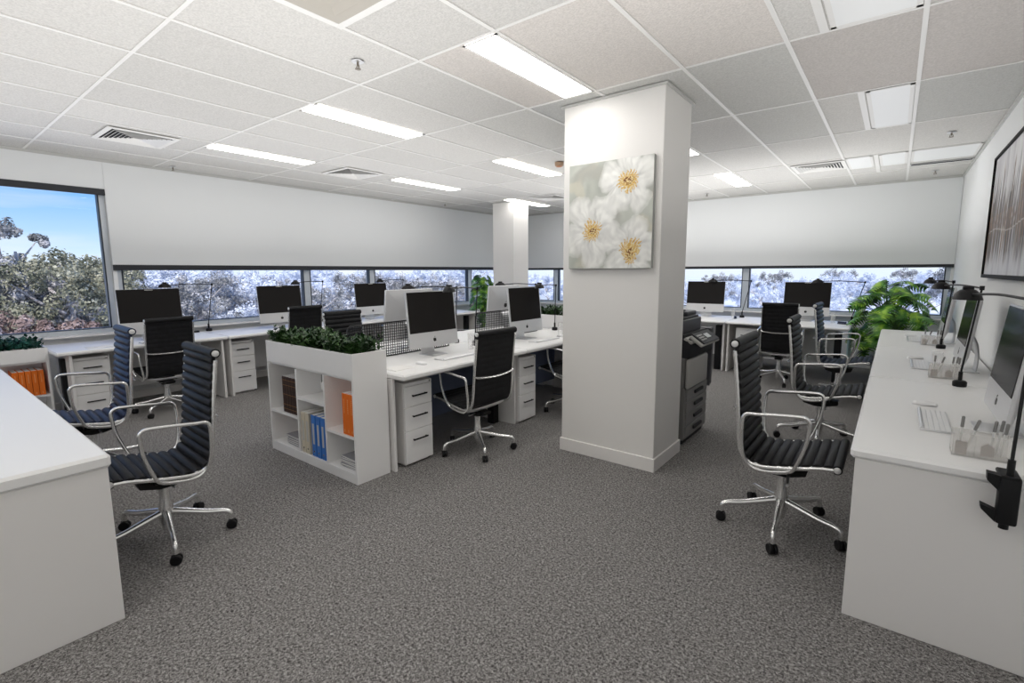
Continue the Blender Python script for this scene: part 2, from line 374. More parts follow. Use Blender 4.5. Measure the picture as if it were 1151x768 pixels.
# ceiling lights
def light(x, y0, y1, label):
    t_ = thing('ceiling_light', label, 'ceiling light', (x, y0, H), 0, 'recessed strip ceiling lights')
    L = y1-y0-.03; g = MB()
    for a in ((0, 0, .25, .016), (0, L-.016, .25, L), (0, 0, .016, L), (.234, 0, .25, L)): g.box(a[0], a[1]+.015, -.010, a[2], a[3]+.015, -.007)
    g.build('frame', tee_m, t_); MB().box(.016, .031, -.0095, .234, L-.001, -.004).build('diffuser', diff_m, t_)
light(-2.035, 2.15, 3.27, 'strip ceiling light nearest the camera, beside the flower pillar')
light(-3.80, 2.15, 3.27, 'strip ceiling light above the planter shelf, second row from window')
light(-5.64, 2.15, 3.27, 'strip ceiling light between the two left square vents')
light(-3.80, 4.48, 5.70, 'strip ceiling light partly behind the flower pillar, left side')
light(-5.64, 4.48, 5.70, 'small looking strip light beyond the second left vent')
light(-5.64, 6.97, 8.2, 'strip ceiling light right above the slim far pillar')
light(-2.035, 4.48, 5.70, 'strip ceiling light just showing right of the flower pillar')
light(-2.035, 6.97, 8.2, 'short looking strip light near the far wall, right of the pillar')
light(-3.80, 6.97, 8.2, 'strip ceiling light hidden behind the flower pillar')
for x in (-5.64, -3.80, -2.035, -.3):
    for (a, b_) in ((-2.6, -1.4),):
        light(x, a, b_, 'strip ceiling light of the rows behind the camera')
# vents
def vent(x0, y0, label, s=.56, cone=False):
    t_ = thing('ceiling_vent', label, 'air vent', (x0, y0, H), 0, 'square ceiling air vents'); g = MB(); fw = .045
    for a in ((0, 0, s, fw), (0, s-fw, s, s), (0, fw, fw, s-fw), (s-fw, fw, s, s-fw)): g.box(a[0], a[1], -.016, a[2], a[3], -.007, .003)
    g.build('frame', tee_m, t_)
    MB().box(fw, fw, -.0075, s-fw, s-fw, -.006).build('duct_opening', copd_m, t_)
    if cone:                                 # plain stepped cone diffuser
        g = MB(); rings = []
        for (q, z_) in ((.045, -.016), (.10, -.012), (.11, -.022), (.16, -.012), (.17, -.020), (.22, -.010), (.27, -.010)): rings.append([Vector(p) for p in ((q, q, z_), (s-q, q, z_), (s-q, s-q, z_), (q, s-q, z_))])
        g.ring_loft(rings, cap=False).build('stepped_cone', mat('beige_metal', (.46, .43, .38), .5), t_); return
    g = MB(); c = s/2; k = 7
    for q in range(4):                       # four triangular banks of angled louvres
        rz = Matrix.Rotation(q*math.pi/2, 3, 'Z')
        for i in range(k):
            d = .02+(c-fw-.02)*(i+.5)/k; L = d*.96; w_ = .014
            p = [Vector((-L, d-w_, -.009)), Vector((L, d-w_, -.009)), Vector((L, d+w_*.3, -.022)), Vector((-L, d+w_*.3, -.022))]
            g.prism([Vector((c, c, 0))+rz @ v for v in p], (0, 0, .0025))
    g.build('louvre', tee_m, t_)
vent(-6.03, 1.34, 'square ceiling vent above the big open window')
vent(-5.90, 3.62, 'square ceiling vent in the third bay by the left wall')
vent(-2.385, 1.02, 'square stepped ceiling diffuser cut off by the top edge of the photo', .60, True)
vent(-1.13, 7.04, 'square ceiling vent near the far wall right of the pillar')
vent(-5.10, 7.02, 'square ceiling vent glimpsed beside the flower pillar, far away')
def sprinkler(x, y, label):
    t_ = thing('sprinkler', label, 'sprinkler', (x, y, H), 0, 'ceiling sprinklers')
    MB().lathe([(.001, -.012), (.034, -.010), (.038, -.0065)], n=20).build('escutcheon', alu_m, t_, 30)
    g = MB().tube([(0, 0, -.01), (0, 0, -.035)], .007).lathe([(.002, -.052), (.018, -.051), (.018, -.048), (.002, -.047)], n=12)
    g.tube([(-.010, 0, -.028), (-.014, 0, -.04), (0, 0, -.049)], .0025, 6).tube([(.010, 0, -.028), (.014, 0, -.04), (0, 0, -.049)], .0025, 6)
    g.build('deflector', mat('brass_head', (.25, .22, .18), .35, .8), t_)
sprinkler(-2.671, 1.918, 'sprinkler head in the ceiling near the top edge vent')
sprinkler(-6.95, 2.298, 'sprinkler head at the ceiling edge above the left wall blind')
sprinkler(-6.75, 6.644, 'sprinkler head far along the left wall')
sprinkler(.309, 6.292, 'sprinkler head in the ceiling near the right wall')
sprinkler(.30, 8.55, 'sprinkler head in the far right ceiling corner')
sprinkler(-2.579, 8.615, 'sprinkler head by the far wall just right of the pillar')
t_ = thing('smoke_detector', 'round smoke detector with a tan base left of the pillar', 'smoke detector', (-3.214, 5.045, H))
MB().lathe([(.04, -.05), (.05, -.045), (.052, -.006)], n=24).build('housing', mat('detector_tan', (.42, .28, .18), .5), t_, 30)
MB().lathe([(.012, -.062), (.034, -.056), (.036, -.049)], n=20).build('sensor_cap', mat('detector_copper', (.5, .2, .08), .4), t_, 30)

# ================================================================== FURNITURE
def worktop(t_, x0, y0, x1, y1, z1=.76, th=.045):
    MB().box(x0, y0, z1-th, x1, y1, z1, .012, 1).build('worktop', top_m, t_, 20)
def desk_panel(t_, a, name='end_panel', m=None, bev=.002): MB().box(*a, bev).build(name, m or wside_m, t_)
DT = .76
# right row: three desks with full end panels
for i, (y0, y1, lb) in enumerate(((2.44, 4.195, 'white desk nearest the camera in the right row, carrying the largest looking computer'),
                                  (4.205, 5.955, 'white middle desk of the right row along the wall'),
                                  (5.965, 7.70, 'white last desk of the right row, next to the leafy plant'))):
    t_ = thing('desk', lb, 'desk', (-.095, y0, 0), 0, 'white desks in the right row')
    w_ = XR-.012+.095-.01; L = y1-y0
    worktop(t_, 0, 0, w_, L)
    desk_panel(t_, (.018, .012, 0, w_-.005, .037, DT-.046)); desk_panel(t_, (.018, L-.037, 0, w_-.005, L-.012, DT-.046))
    desk_panel(t_, (w_-.10, .037, .15, w_-.08, L-.037, DT-.046), 'modesty_panel', white_m)
# near left desks (cut by the photo's edge)
for (x0, x1, lb) in ((-5.95, -2.535, 'long white desk at the bottom left corner of the photo'),):
    t_ = thing('desk', lb, 'desk', (x0, -.33, 0)); L = x1-x0
    worktop(t_, 0, 0, L, .845, .75, .058)
    for q in (.012, L-.037): desk_panel(t_, (q, .012, 0, q+.025, .833, .691))
    desk_panel(t_, (.037, .15, .2, L-.037, .17, .691), 'modesty_panel', white_m)
# left wall desks
LW = [(.94, 2.475, 'white window desk at the far left, next to the low shelf of orange binders'), (2.485, 4.01, 'white window desk second from the left, a lamp at its near end'),
      (4.02, 5.55, 'white window desk third along the left wall'), (5.56, 7.0, 'white window desk last along the left wall')]
for (y0, y1, lb) in LW:
    t_ = thing('desk', lb, 'desk', (-6.225, y0, 0), 0, 'white desks under the left windows'); L = y1-y0
    worktop(t_, -.82, 0, 0, L, .75, .04)
    for q in (.02 if y0 > 1 else .10, L-.06): desk_panel(t_, (-.68, q, 0, -.05, q+.025, .709), 'leg_panel', grey_m if q < .09 and False else wside_m)
    MB().box(-.30, .06 if y0 < 1 else L-.155, .01, -.22, .10 if y0 < 1 else L-.075, .66, .004).build('cable_column', black_m, t_)
    desk_panel(t_, (-.76, .13, .18, -.745, L-.065, .709), 'modesty_panel', white_m)
# far wall desks
for (x0, x1, lb) in ((-1.93, -.42, 'white desk on the far wall, its end by the leafy plant'), (-3.45, -1.94, 'white desk on the far wall, half hidden by the copier and pillar')):
    t_ = thing('desk', lb, 'desk', (x0, 7.62, 0), 0, 'white desks at the far wall'); L = x1-x0
    worktop(t_, 0, 0, L, 1.05, .75, .035)
    desk_panel(t_, (.015, .06, 0, .04, .9, .714), 'leg_panel'); 
    if x1 > -1: desk_panel(t_, (L-.012, .05, .18, L-.002, .78, .714), 'glass_end_panel', tealg_m)
    else: desk_panel(t_, (L-.04, .06, 0, L-.015, .9, .714), 'leg_panel')
    MB().box(L-.16, .12, 0, L-.08, .2, .68, .004).build('cable_column', black_m, t_)
    desk_panel(t_, (.05, 1.0, .12, L-.17, 1.015, .714), 'modesty_panel', white_m)
# cluster: two desks in front, two behind
for (y0, y1, lb, lb2) in ((2.235, 3.745, 'white desk between the planter shelf and the pillar, near half', 'white desk behind the near mesh screen, facing the windows'),
                          (3.755, 5.30, 'white desk of the middle island, half hidden behind the pillar', 'white desk behind the far mesh screen, facing the windows')):
    L = y1-y0
    for side, lab in ((1, lb), (-1, lb2)):
        x0 = -2.73 if side > 0 else -4.27
        t_ = thing('desk', lab, 'desk', (x0, y0, 0), 0, 'white desks of the middle island'); s = side
        a, b_ = sorted((0, -.765*s)); worktop(t_, a, 0, b_, L)
        for q in (.0, L-.04 if y0 < 3 else L-.03):
            a, b_ = sorted((-.13*s, -.70*s)); desk_panel(t_, (a, q+.002, 0, b_, q+.024, DT-.046), 'leg_panel')
        a, b_ = sorted((-.66*s, -.68*s)); desk_panel(t_, (a, .03, .12, b_, L-.05, DT-.046), 'modesty_panel', blue_m)
        a, b_ = sorted((-.30*s, -.38*s)); MB().box(a, L-.155, 0, b_, L-.075, .70, .004).build('cable_column', black_m, t_)

def pedestal(x, y, face, label, w_=.275, d=.52, h=.66, lock=True):
    """x,y: middle of the front face at the floor; face: yaw of the front normal"""
    t_ = thing('drawer_pedestal', label, 'drawers', (x, y, 0), face-math.pi/2+math.pi, 'white three-drawer pedestals')
    # local: front looks toward -y
    MB().box(-w_/2, .02, .02, w_/2, d, h, .002).box(-w_/2+.02, .04, 0, w_/2-.02, d-.04, .02).build('body', wside_m, t_)
    zs = [.02, .282, .470, h-.028]
    for k in range(3):
        dr = MB().box(-w_/2, 0, zs[k]+.003, w_/2, .019, zs[k+1]-.001, .002).build('drawer', white_m, t_)
        zh = zs[k+1]-.075
        MB().box(-.075, -.022, zh-.006, .075, -.014, zh+.006, .002).box(-.068, -.015, zh-.004, -.058, .001, zh+.004).box(.058, -.015, zh-.004, .068, .001, zh+.004).build('handle', black_m, dr)
    MB().box(-w_/2, 0, h-.026, w_/2, .0195, h, .002).build('top_rail', white_m, t_)
    if lock: MB().lathe([(.007, .0), (.008, -.004), (.001, -.005)], (w_/2-.025, 0, h-.014), 12, 'y').build('lock', chrome_m, t_)
    return t_
pedestal(-2.86, 2.485, 0, 'white three-drawer pedestal right beside the planter shelf')
pedestal(-2.83, 3.868+.02, 0, 'white three-drawer pedestal between the middle chair and the pillar')
pedestal(-6.36, 2.685, 0, 'white three-drawer pedestal under the window desk, left of planter shelf', .29)
pedestal(-6.36, 1.225, 0, 'white three-drawer pedestal behind the bluish chair', .29)
pedestal(-1.66, 7.72, -math.pi/2, 'white pedestal under the far desk, behind the chair backs', .29)

# ---------------------------------------------------------------- chairs
PROF = catmull([(.275, .505), (.20, .497), (.10, .472), (0, .448), (-.08, .437), (-.14, .452), (-.178, .505), (-.192, .60), (-.200, .72), (-.212, .86), (-.226, .99), (-.240, 1.10)] and
               [(0, a, b_) for a, b_ in ((.275, .500), (.20, .492), (.10, .468), (0, .448), (-.08, .438), (-.14, .452), (-.176, .505), (-.190, .60), (-.199, .72), (-.212, .86), (-.226, .99), (-.240, 1.10))], 14)
PL = [0]
for i in range(1, len(PROF)): PL.append(PL[-1]+(PROF[i]-PROF[i-1]).length)
def at_len(s):
    s = min(max(s, 0), PL[-1]-1e-6)
    for i in range(1, len(PL)):
        if PL[i] >= s:
            k = (s-PL[i-1])/(PL[i]-PL[i-1]); p = PROF[i-1].lerp(PROF[i], k); d = (PROF[i]-PROF[i-1]).normalized(); return p, d
def sling(s0, s1, w0, w1, ribs):
    g = MB(); rings = []; n = ribs*7
    for i in range(n+1):
        s = s0+(s1-s0)*i/n; p, d = at_len(s); nrm = Vector((0, d.z, -d.y))   # the sitter's side
        ph = abs(math.sin(math.pi*i/7)); f = .004+.015*ph**.6; bk = .003+.003*ph**.55
        hw = w0+(w1-w0)*i/n; r = []
        for (u, v) in ((-1, 0), (-1, .8), (-.97, 1), (0, 1.05), (.97, 1), (1, .8), (1, 0), (1, -.8), (0, -1), (-1, -.8)):
            r.append(p+Vector((u*hw, 0, 0))+nrm*(v*f if v > 0 else v*bk))
        rings.append(r)
    return g.ring_loft(rings)
def make_chair(leather, label):
    t_ = thing('office_chair', label, 'chair', group='ribbed office chairs with chrome arms')
    TL = PL[-1]; sb = .47
    sling(.012, sb, .229, .229, 9).build('seat', leather, t_, 60)
    sling(sb, TL-.012, .229, .221, 12).build('backrest', leather, t_, 60)
    roll = MB().tube([(-.228, *PROF[-1][1:]), (.228, *PROF[-1][1:])], .027, 18).build('top_roll', leather, t_, 50)
    froll = MB().tube([(-.238, *PROF[0][1:]), (.238, *PROF[0][1:])], .023, 18).build('front_roll', leather, t_, 50)
    for r_, P_, hw, rr in ((roll, PROF[-1], .228, .018), (froll, PROF[0], .238, .016)):
        for s in (-1, 1): MB().lathe([(rr, 0), (rr, s*.006), (rr*.6, s*.009), (.001, s*.009)], (s*hw, P_.y, P_.z), 18, 'x').build('end_cap', cap_m, r_, 30)
    for s in (-1, 1):
        pts = []
        for i in range(4, len(PROF)-4, 3):
            p = PROF[i]; k = i/len(PROF); d = (PROF[i+1]-PROF[i-1]).normalized(); nr = Vector((0, d.z, -d.y))
            pts.append(Vector((s*(.238-.010*k), p.y, p.z))-nr*.003)
        MB().tube(pts, 1, 10, flat=(.0075, .010)).build('side_rail', chrome_m, t_, 50)
        A = [(.285, .09, .757), (.285, .128, .755), (.285, .146, .738), (.284, .148, .712), (.281, .138, .62), (.272, .112, .53), (.260, .088, .468), (.254, .066, .445), (.252, .03, .432), (.252, -.05, .418), (.252, -.11, .424), (.254, -.148, .462), (.266, -.164, .53), (.278, -.168, .62), (.285, -.166, .695), (.285, -.158, .722), (.285, -.138, .735), (.285, -.09, .739), (.285, 0, .749)]
        MB().tube(catmull([(s*a, b_, c) for a, b_, c in A], 4, True), 1, 10, flat=(.007, .009), closed=True).build('armrest', chrome_m, t_, 50)
    # back brace & seat brace
    pz, _ = at_len(TL-.36)
    MB().tube(catmull([(-.225, pz.y-.006, pz.z), (-.19, pz.y-.03, pz.z-.012), (0, pz.y-.045, pz.z-.022), (.19, pz.y-.03, pz.z-.012), (.225, pz.y-.006, pz.z)], 5), 1, 10, flat=(.010, .006)).build('back_brace', chrome_m, t_, 50)
    MB().tube(catmull([(-.236, .06, .452), (-.17, .05, .425), (0, .04, .405), (.17, .05, .425), (.236, .06, .452)], 5), 1, 10, flat=(.009, .014)).build('seat_brace', alu_m, t_, 50)
    MB().tube(catmull([(-.236, -.10, .436), (-.17, -.09, .415), (0, -.07, .40), (.17, -.09, .415), (.236, -.10, .436)], 5), 1, 10, flat=(.009, .014)).build('seat_brace', alu_m, t_, 50)
    tm = MB(); P = [(-.045, -.13, .372), (-.045, .13, .392), (-.045, .12, .352), (-.045, .03, .325), (-.045, -.04, .325), (-.045, -.12, .345)]
    tm.prism(P, (.09, 0, 0)).box(-.10, -.05, .372, .10, .07, .405, .008).build('tilt_mechanism', black_m, t_)
    MB().tube([(.04, .03, .36), (.15, .05, .352), (.20, .055, .345)], [.006, .006, .009], 8).tube([(-.04, -.02, .35), (-.12, -.02, .345)], .006, 8).build('lever', alu_m, t_, 50)
    MB().lathe([(.020, .055), (.024, .06), (.036, .12), (.036, .20), (.027, .235), (.027, .33)], n=24).build('gas_column', chrome_m, t_, 40)
    for k in range(5):
        a = R_(72*k+4); c, s_ = math.cos(a), math.sin(a)
        leg = MB()
        pts = catmull([(.018, 0, .165), (.09, 0, .150), (.20, 0, .126), (.285, 0, .116), (.312, 0, .100), (.318, 0, .060)], 4)
        hw = lambda r_: (.023-.008*min(r_/.3, 1), .019-.005*min(r_/.3, 1))
        rings = []
        for i, p in enumerate(pts):
            d = (pts[min(i+1, len(pts)-1)]-pts[max(i-1, 0)]).normalized(); nv = Vector((-d.z, 0, d.x)); wv = Vector((0, 1, 0)); h1, h2 = hw(p.x)
            rings.append([p+wv*h2*math.cos(q)+nv*h1*math.sin(q) for q in [2*math.pi*j/10 for j in range(10)]])
        leg.ring_loft(rings)
        lo = leg.build('leg', chrome_m, t_, 50); lo.rotation_euler = (0, 0, a)
        ra = random.Random(k).uniform(0, 6.28); cr_ = Matrix.Rotation(ra, 3, 'Z'); g = MB()
        for sx in (-1, 1):
            g2 = [(.012, 0), (.027, 0), (.028, .004), (.028, .014), (.026, .017), (.012, .017)]
            rings = []
            for r_, z_ in g2: rings.append([Vector((.318, 0, .028))+cr_ @ Vector((sx*(.004+z_), r_*math.cos(2*math.pi*j/16), r_*math.sin(2*math.pi*j/16))) for j in range(16)])
            g.ring_loft(rings)
        g.box(.318-.012, -.012, .03, .318+.012, .012, .066, .004)
        g.build('caster', black_m, lo, 40)
    return t_
proto = make_chair(leather_m, 'black ribbed office chair in the right foreground, fully in view')
proto.location = (-.432, 3.117, 0); proto.rotation_euler = (0, 0, R_(-90)); proto.scale = (1.08, 1.0, .998)
def chair(src, x, y, yaw, sc, label, star=None):
    c = clone(src, label, (x, y, 0), R_(yaw-90), sc)
    for ch in c.children:
        if ch.name.startswith('leg') and star is not None: ch.rotation_euler = (0, 0, ch.rotation_euler[2]+R_(star-4))
    return c
navy = make_chair(blue_sheen_m, 'ribbed office chair with blue reflection painted in at the left, its arms over the desk edge')
navy.location = (-4.627, .862, 0); navy.rotation_euler = (0, 0, R_(-182.6)); navy.scale = (1, 1, .976)
chair(proto, -.44, 4.982, 0, (1.03, 1.03, .975), 'black ribbed office chair second from the front in the right row')
chair(navy, -.44, 6.713, -1.7, (1, 1.04, .997), 'dark ribbed office chair with blue reflection painted in, last in the right row, near the plant')
chair(proto, -3.158, .857, -92.7, (1.06, .99, .965), 'black ribbed office chair in the left foreground beside the desk corner', 26.7)
chair(proto, -2.70, 2.985, 178, (.99, .95, .93), 'black ribbed office chair seen from behind at the middle island', 20)
chair(proto, -6.19, 1.80, 183, (.97, .95, .925), 'black ribbed office chair seen from behind at the left window desk')
chair(proto, -6.04, 3.24, 181, (.96, .95, .965), 'black ribbed chair back showing above the planter, left one of two')
chair(proto, -4.46, 3.05, 2, (1, 1, .965), 'black ribbed chair back showing above the planter, right one of two')
chair(proto, -4.56, 4.50, -6, (.97, 1, .96), 'black ribbed chair behind the near middle computer, mostly hidden')
chair(proto, -6.04, 4.80, 180, (.97, .95, .96), 'black ribbed chair behind the black mesh screen, at the third window desk')
chair(proto, -1.15, 7.30, 93, (.9, 1, .965), 'black ribbed office chair seen from behind at the far desk')
chair(proto, -2.68, 4.52, 180, (1, 1, .93), 'black ribbed office chair cut off by the left side of the pillar')

# ---------------------------------------------------------------- computers
def make_imac(label, edge=False):
    t_ = thing('desktop_computer', label, 'computer', group='silver all-in-one desktop computers')
    til = Matrix.Rotation(R_(-6), 3, 'X'); pv = Vector((0, 0, .30))
    # front faces +y ; body z .075..575
    def tl(g):
        for v in g.bm.verts: v.co = pv+til.inverted() @ (v.co-pv)
        return g
    g = MB(); w_, z0, z1 = .30, .075, .575
    # shell: front slab with bulged back
    rings = []
    for (k, y) in ((1.0, .0), (1.0, -.012), (.985, -.018), (.80, -.036), (.5, -.046), (.2, -.05)):
        cx_, cz = 0, (z0+z1)/2; r = []
        for (u, v) in ((-1, -.97), (-.985, -1), (.985, -1), (1, -.97), (1, .97), (.985, 1), (-.985, 1), (-1, .97)): r.append(Vector((u*w_*k, y, cz+v*(z1-z0)/2*k)))
        rings.append(r)
    g.ring_loft(rings); tl(g).build('shell', silver_m, t_, 25)
    tl((MB().box(-.2985, .0, .207, .2985, .0025, .5735, .002) if edge else MB().box(-.286, .0, .208, .286, .0025, .565, .002))).build('screen', screen_m, t_)
    tl(MB().box(-.04, .0005, *((.560, .04, .0032, .567) if edge else (.5655, .04, .0025, .5695)))).build('camera_slot', labelp_m, t_)
    # fruit-shaped maker's mark on the chin and on the back
    def mark(g, cz, y, d, s, flip=1):
        pts = []
        for k in range(28):
            a = 2*math.pi*k/28; r = 1+.10*math.cos(2*a)*1+.04*math.cos(a*3)
            x, z = math.cos(a)*r*.9, math.sin(a)*r*.98-(.16*math.exp(-(math.cos(a)/.22)**2) if math.sin(a) > 0 else -.08*math.exp(-(math.cos(a)/.2)**2))
            dx, dz = x-1.12, z-.12
            dd = math.hypot(dx, dz)
            if dd < .42: x, z = 1.12+dx/dd*.42, .12+dz/dd*.42
            pts.append(Vector((flip*x*s, y, cz+z*s)))
        g.prism(pts, (0, d, 0))
        lf = [(-.02, 1.08), (.04, 1.42), (.36, 1.72), (.32, 1.36)]
        g.prism([Vector((flip*x*s, y, cz+z*s)) for x, z in lf], (0, d, 0)); return g
    tl(mark(MB(), .135, .0002, .0015, .019, -1)).build('logo', logo_m, t_)
    tl(mark(MB(), .34, -.0515, .002, .030)).build('rear_logo', logo_m, t_)
    # stand
    st = catmull([(0, -.045, .27), (0, -.075, .20), (0, -.085, .10), (0, -.08, .012), (0, -.075, .006)], 4)
    MB().tube(st, 1, 10, flat=(.085, .005)).build('stand', alu_m, t_, 30)
    MB().box(-.095, -.10, 0, .095, .085, .008, .003, 2).build('foot', alu_m, t_, 30)
    return t_
DZ = DT
im = make_imac('all-in-one computer on the nearest right desk, largest looking screen')
im.location = (.425, 3.11, DZ); im.rotation_euler = (0, 0, R_(90))
im2 = make_imac('all-in-one computer at the leftmost window desk', True)
im2.location = (-6.60, 1.84, .75); im2.rotation_euler = (0, 0, R_(-90.2))
def imac(x, y, yaw, label, z=DZ, w_=1): return clone(im2 if z == .75 else im, label, (x, y, z), R_(yaw-90), (w_, 1, 1))
imac(.425, 4.86, 180, 'all-in-one computer second along the right wall desks')
imac(.425, 6.62, 180, 'all-in-one computer third along the right wall desks, by the plant')
imac(-3.25, 3.02, -1, 'all-in-one computer on the middle island next to the planter shelf', w_=.96)
imac(-3.19, 4.35, -.5, 'all-in-one computer with bluish screen beside the pillar', w_=.96)
imac(-3.78, 3.18, 181, 'all-in-one computer seen from its back behind the near mesh screen')
imac(-3.78, 4.66, 181, 'all-in-one computer seen from its back behind the far mesh screen')
imac(-6.60, 3.33, -.4, 'all-in-one computer at the second window desk above the planter', .75)
imac(-6.60, 4.82, -1, 'all-in-one computer at the third window desk, small and far', .75)
imac(-2.46, 8.38, -90, 'all-in-one computer on the far desk just right of the pillar', .75)
imac(-1.02, 8.45, -91, 'all-in-one computer on the far desk behind the chair backs', .75)

# keyboards and mice
def make_keyboard(label):
    t_ = thing('keyboard', label, 'keyboard', group='slim white keyboards')
    MB().box(-.215, -.058, 0, .215, .058, .007, .002).tube([(-.21, .05, .009), (.21, .05, .009)], .008, 10).build('case', alu_m, t_, 40)
    g = MB()
    for r_ in range(5):
        for c in range(15): g.box(-.209+c*.028, -.052+r_*.0195, .007, -.209+c*.028+.0245, -.052+r_*.0195+.0165, .0095, .0008)
    g.build('keys', key_m, t_); return t_
kb = make_keyboard('white keyboard on the nearest right desk'); kb.location = (.20, 3.12, DZ); kb.rotation_euler = (0, 0, R_(90))
def keyboard(x, y, yaw, label, z=DZ): return clone(kb, label, (x, y, z), R_(yaw-90))
keyboard(.20, 4.92, 180, 'white keyboard on the middle desk of the right row')
keyboard(.20, 6.72, 180, 'white keyboard on the last desk of the right row')
keyboard(-2.98, 3.04, 0, 'white keyboard before the near island computer')
keyboard(-2.95, 4.36, 0, 'white keyboard before the island computer by the pillar')
keyboard(-6.36, 1.86, 0, 'white keyboard on the leftmost window desk', .75)
keyboard(-6.36, 3.33, 0, 'white keyboard on the second window desk', .75)
keyboard(-3.38, .13, 90, 'white keyboard at the left edge of the photo', .75)
def make_mouse(label):
    t_ = thing('computer_mouse', label, 'mouse', group='silver and white computer mice')
    def shell(k, z0, hz):
        rings = []
        for i in range(9):
            a = math.pi*i/8-math.pi/2; y = math.sin(a)*.055; q = max(math.cos(a), .02)**.6
            rings.append([Vector((.030*k*q*math.cos(b_), y, z0+hz*q*math.sin(b_))) for b_ in [math.pi*j/8 for j in range(9)]])
        return MB().ring_loft(rings)
    shell(1.02, 0, .010).build('base', alu_m, t_, 60); shell(1, .006, .020).build('top_shell', key_m, t_, 60); return t_
ms_ = make_mouse('mouse by the keyboard on the nearest right desk'); ms_.location = (.18, 3.47, DZ); ms_.rotation_euler = (0, 0, R_(90))
for x, y, rz, z, lb in ((.18, 5.27, 90, DZ, 'mouse on the middle desk of the right row'), (.18, 7.06, 90, DZ, 'mouse on the last desk of the right row'), (-2.97, 2.62, 90, DZ, 'mouse before the near island computer'),
                        (-2.95, 4.70, 90, DZ, 'mouse before the island computer by the pillar'), (-3.68, .14, 0, .75, 'mouse at the left edge of the photo')):
    clone(ms_, lb, (x, y, z), R_(rz))

# acrylic pen caddies with pens
def make_caddy(label):
    t_ = thing('pen_caddy', label, 'desk organiser', group='clear acrylic desk organisers'); g = MB(); w_, d, h, k = .085, .045, .092, .004
    for a in ((-w_, -d, 0, w_, d, k), (-w_, -d, k, w_, -d+k, h), (-w_, d-k, k, w_, d, h), (-w_, -d+k, k, -w_+k, d-k, h), (w_-k, -d+k, k, w_, d-k, h), (-.02, -d+k, k, -.016, d-k, h)): g.box(*a)
    g.build('box', acry_m, t_)
    MB().box(-w_+.01, -d+.008, .006, -w_+.045, -d+.02, .058).build('note_block', mat('brown_note', (.25, .2, .17), .6), t_)
    MB().prism([(.0, -d+.008, .012), (.038, -d+.008, .012), (.038, -d+.008, .048), (.019, -d+.008, .064), (.0, -d+.008, .048)], (0, .010, 0)).build('tag', mat('brown_note', (.25, .2, .17), .6), t_)
    return t_
caddies = [(.315, 2.63, 'clear acrylic pen organiser at the near end of the right desk'), (.315, 4.44, 'clear acrylic pen organiser on the middle right desk'), (.33, 6.33, 'clear acrylic pen organiser on the last right desk')]
cd = None
pen_m = mat('silver_pen', (.78, .78, .77), .3, .2)
def make_pen(label):
    t_ = thing('pen', label, 'pen', group='silver pens standing in the organisers')
    MB().tube([(0, 0, 0), (0, 0, .012), (0, 0, .10)], [.002, .005, .005], 10).build('barrel', pen_m, t_, 50)
    MB().tube([(0, 0, .10), (0, 0, .142), (0, 0, .145)], [.0056, .0056, .003], 10).box(-.0015, .005, .10, .0015, .008, .14).build('cap', copm_m, t_); return t_
pen0 = None
for i, (x, y, lb) in enumerate(caddies):
    if cd is None: cd = make_caddy(lb); cd.location = (x, y, DZ)
    else: clone(cd, lb, (x, y, DZ))
    for j, (dx, dy, a, b_) in enumerate(((-.060, .005, 2, -4), (-.043, .012, 14, 6), (.03, .008, 4, 3), (.048, .015, 6, -5), (.062, .002, 3, 8))):
        l2 = ['pen in the organiser nearest the camera', 'pen in the middle desk organiser', 'pen in the last desk organiser'][i]
        if pen0 is None: p_ = pen0 = make_pen(l2)
        else: p_ = copy_tree(pen0); p_['label'] = l2
        p_['group'] = 'pens in organiser %s' % ['nearest', 'middle', 'last'][i]
        p_.location = (x+dx, y+dy, DZ+.006); p_.rotation_euler = (R_(b_), R_(a), 0)
# clear tumblers
def make_tumbler(label):
    t_ = thing('tumbler', label, 'glass', group='tall clear tumblers')
    MB().lathe([(.001, 0), (.028, 0), (.033, .15), (.030, .15), (.026, .012), (.001, .012)], n=24).build('glass', tumb_m, t_, 40); return t_
tb = make_tumbler('tall clear tumbler right of the near island computer'); tb.location = (-3.18, 3.44, DZ)
clone(tb, 'tall clear tumbler beside the island computer by the pillar', (-3.02, 4.80, DZ))
clone(tb, 'clear tumbler on the far desk right of the pillar', (-2.02, 8.40, .75)); clone(tb, 'clear tumbler on the far desk by the leafy plant', (-.66, 8.3, .75))
clone(tb, 'clear tumbler standing behind the middle organiser on the right desks', (.28, 4.62, DZ))
for x, y, rz, lb in ((-1.95, 8.25, 20, 'dark blue stapler on the far desk beside the lamp'), (-.54, 8.2, 60, 'dark blue stapler on the far desk by the plant')):
    t_ = thing('stapler', lb, 'stapler', (x, y, .75), R_(rz)); nm = mat('dark_blue_plastic', (.02, .03, .07), .4)
    MB().box(-.02, -.06, 0, .02, .06, .012, .004).build('base', nm, t_); MB().box(-.016, -.055, .014, .016, .06, .036, .008, 2).build('arm', nm, t_)
def sheet(x, y, rz, z, w_, d, lb):
    o = MB().box(-w_/2, -d/2, 0, w_/2, d/2, .004).build('notepad', paper_m); o.location = (x, y, z); o.rotation_euler = (0, 0, R_(rz)); tag(o, lb, 'notepad')
sheet(-2.98, 2.40, 4, DZ, .15, .2, 'pale notepad on the island desk next to the planter')
sheet(-6.40, 1.30, 0, .75, .15, .2, 'pale notepad on the leftmost window desk')
o = MB().box(-.02, -.03, 0, .02, .03, .022, .005, 2).build('desk_socket', black_m); o.location = (-6.96, 2.40, .75); tag(o, 'small black socket box on the window desk beside the lamp base', 'socket')
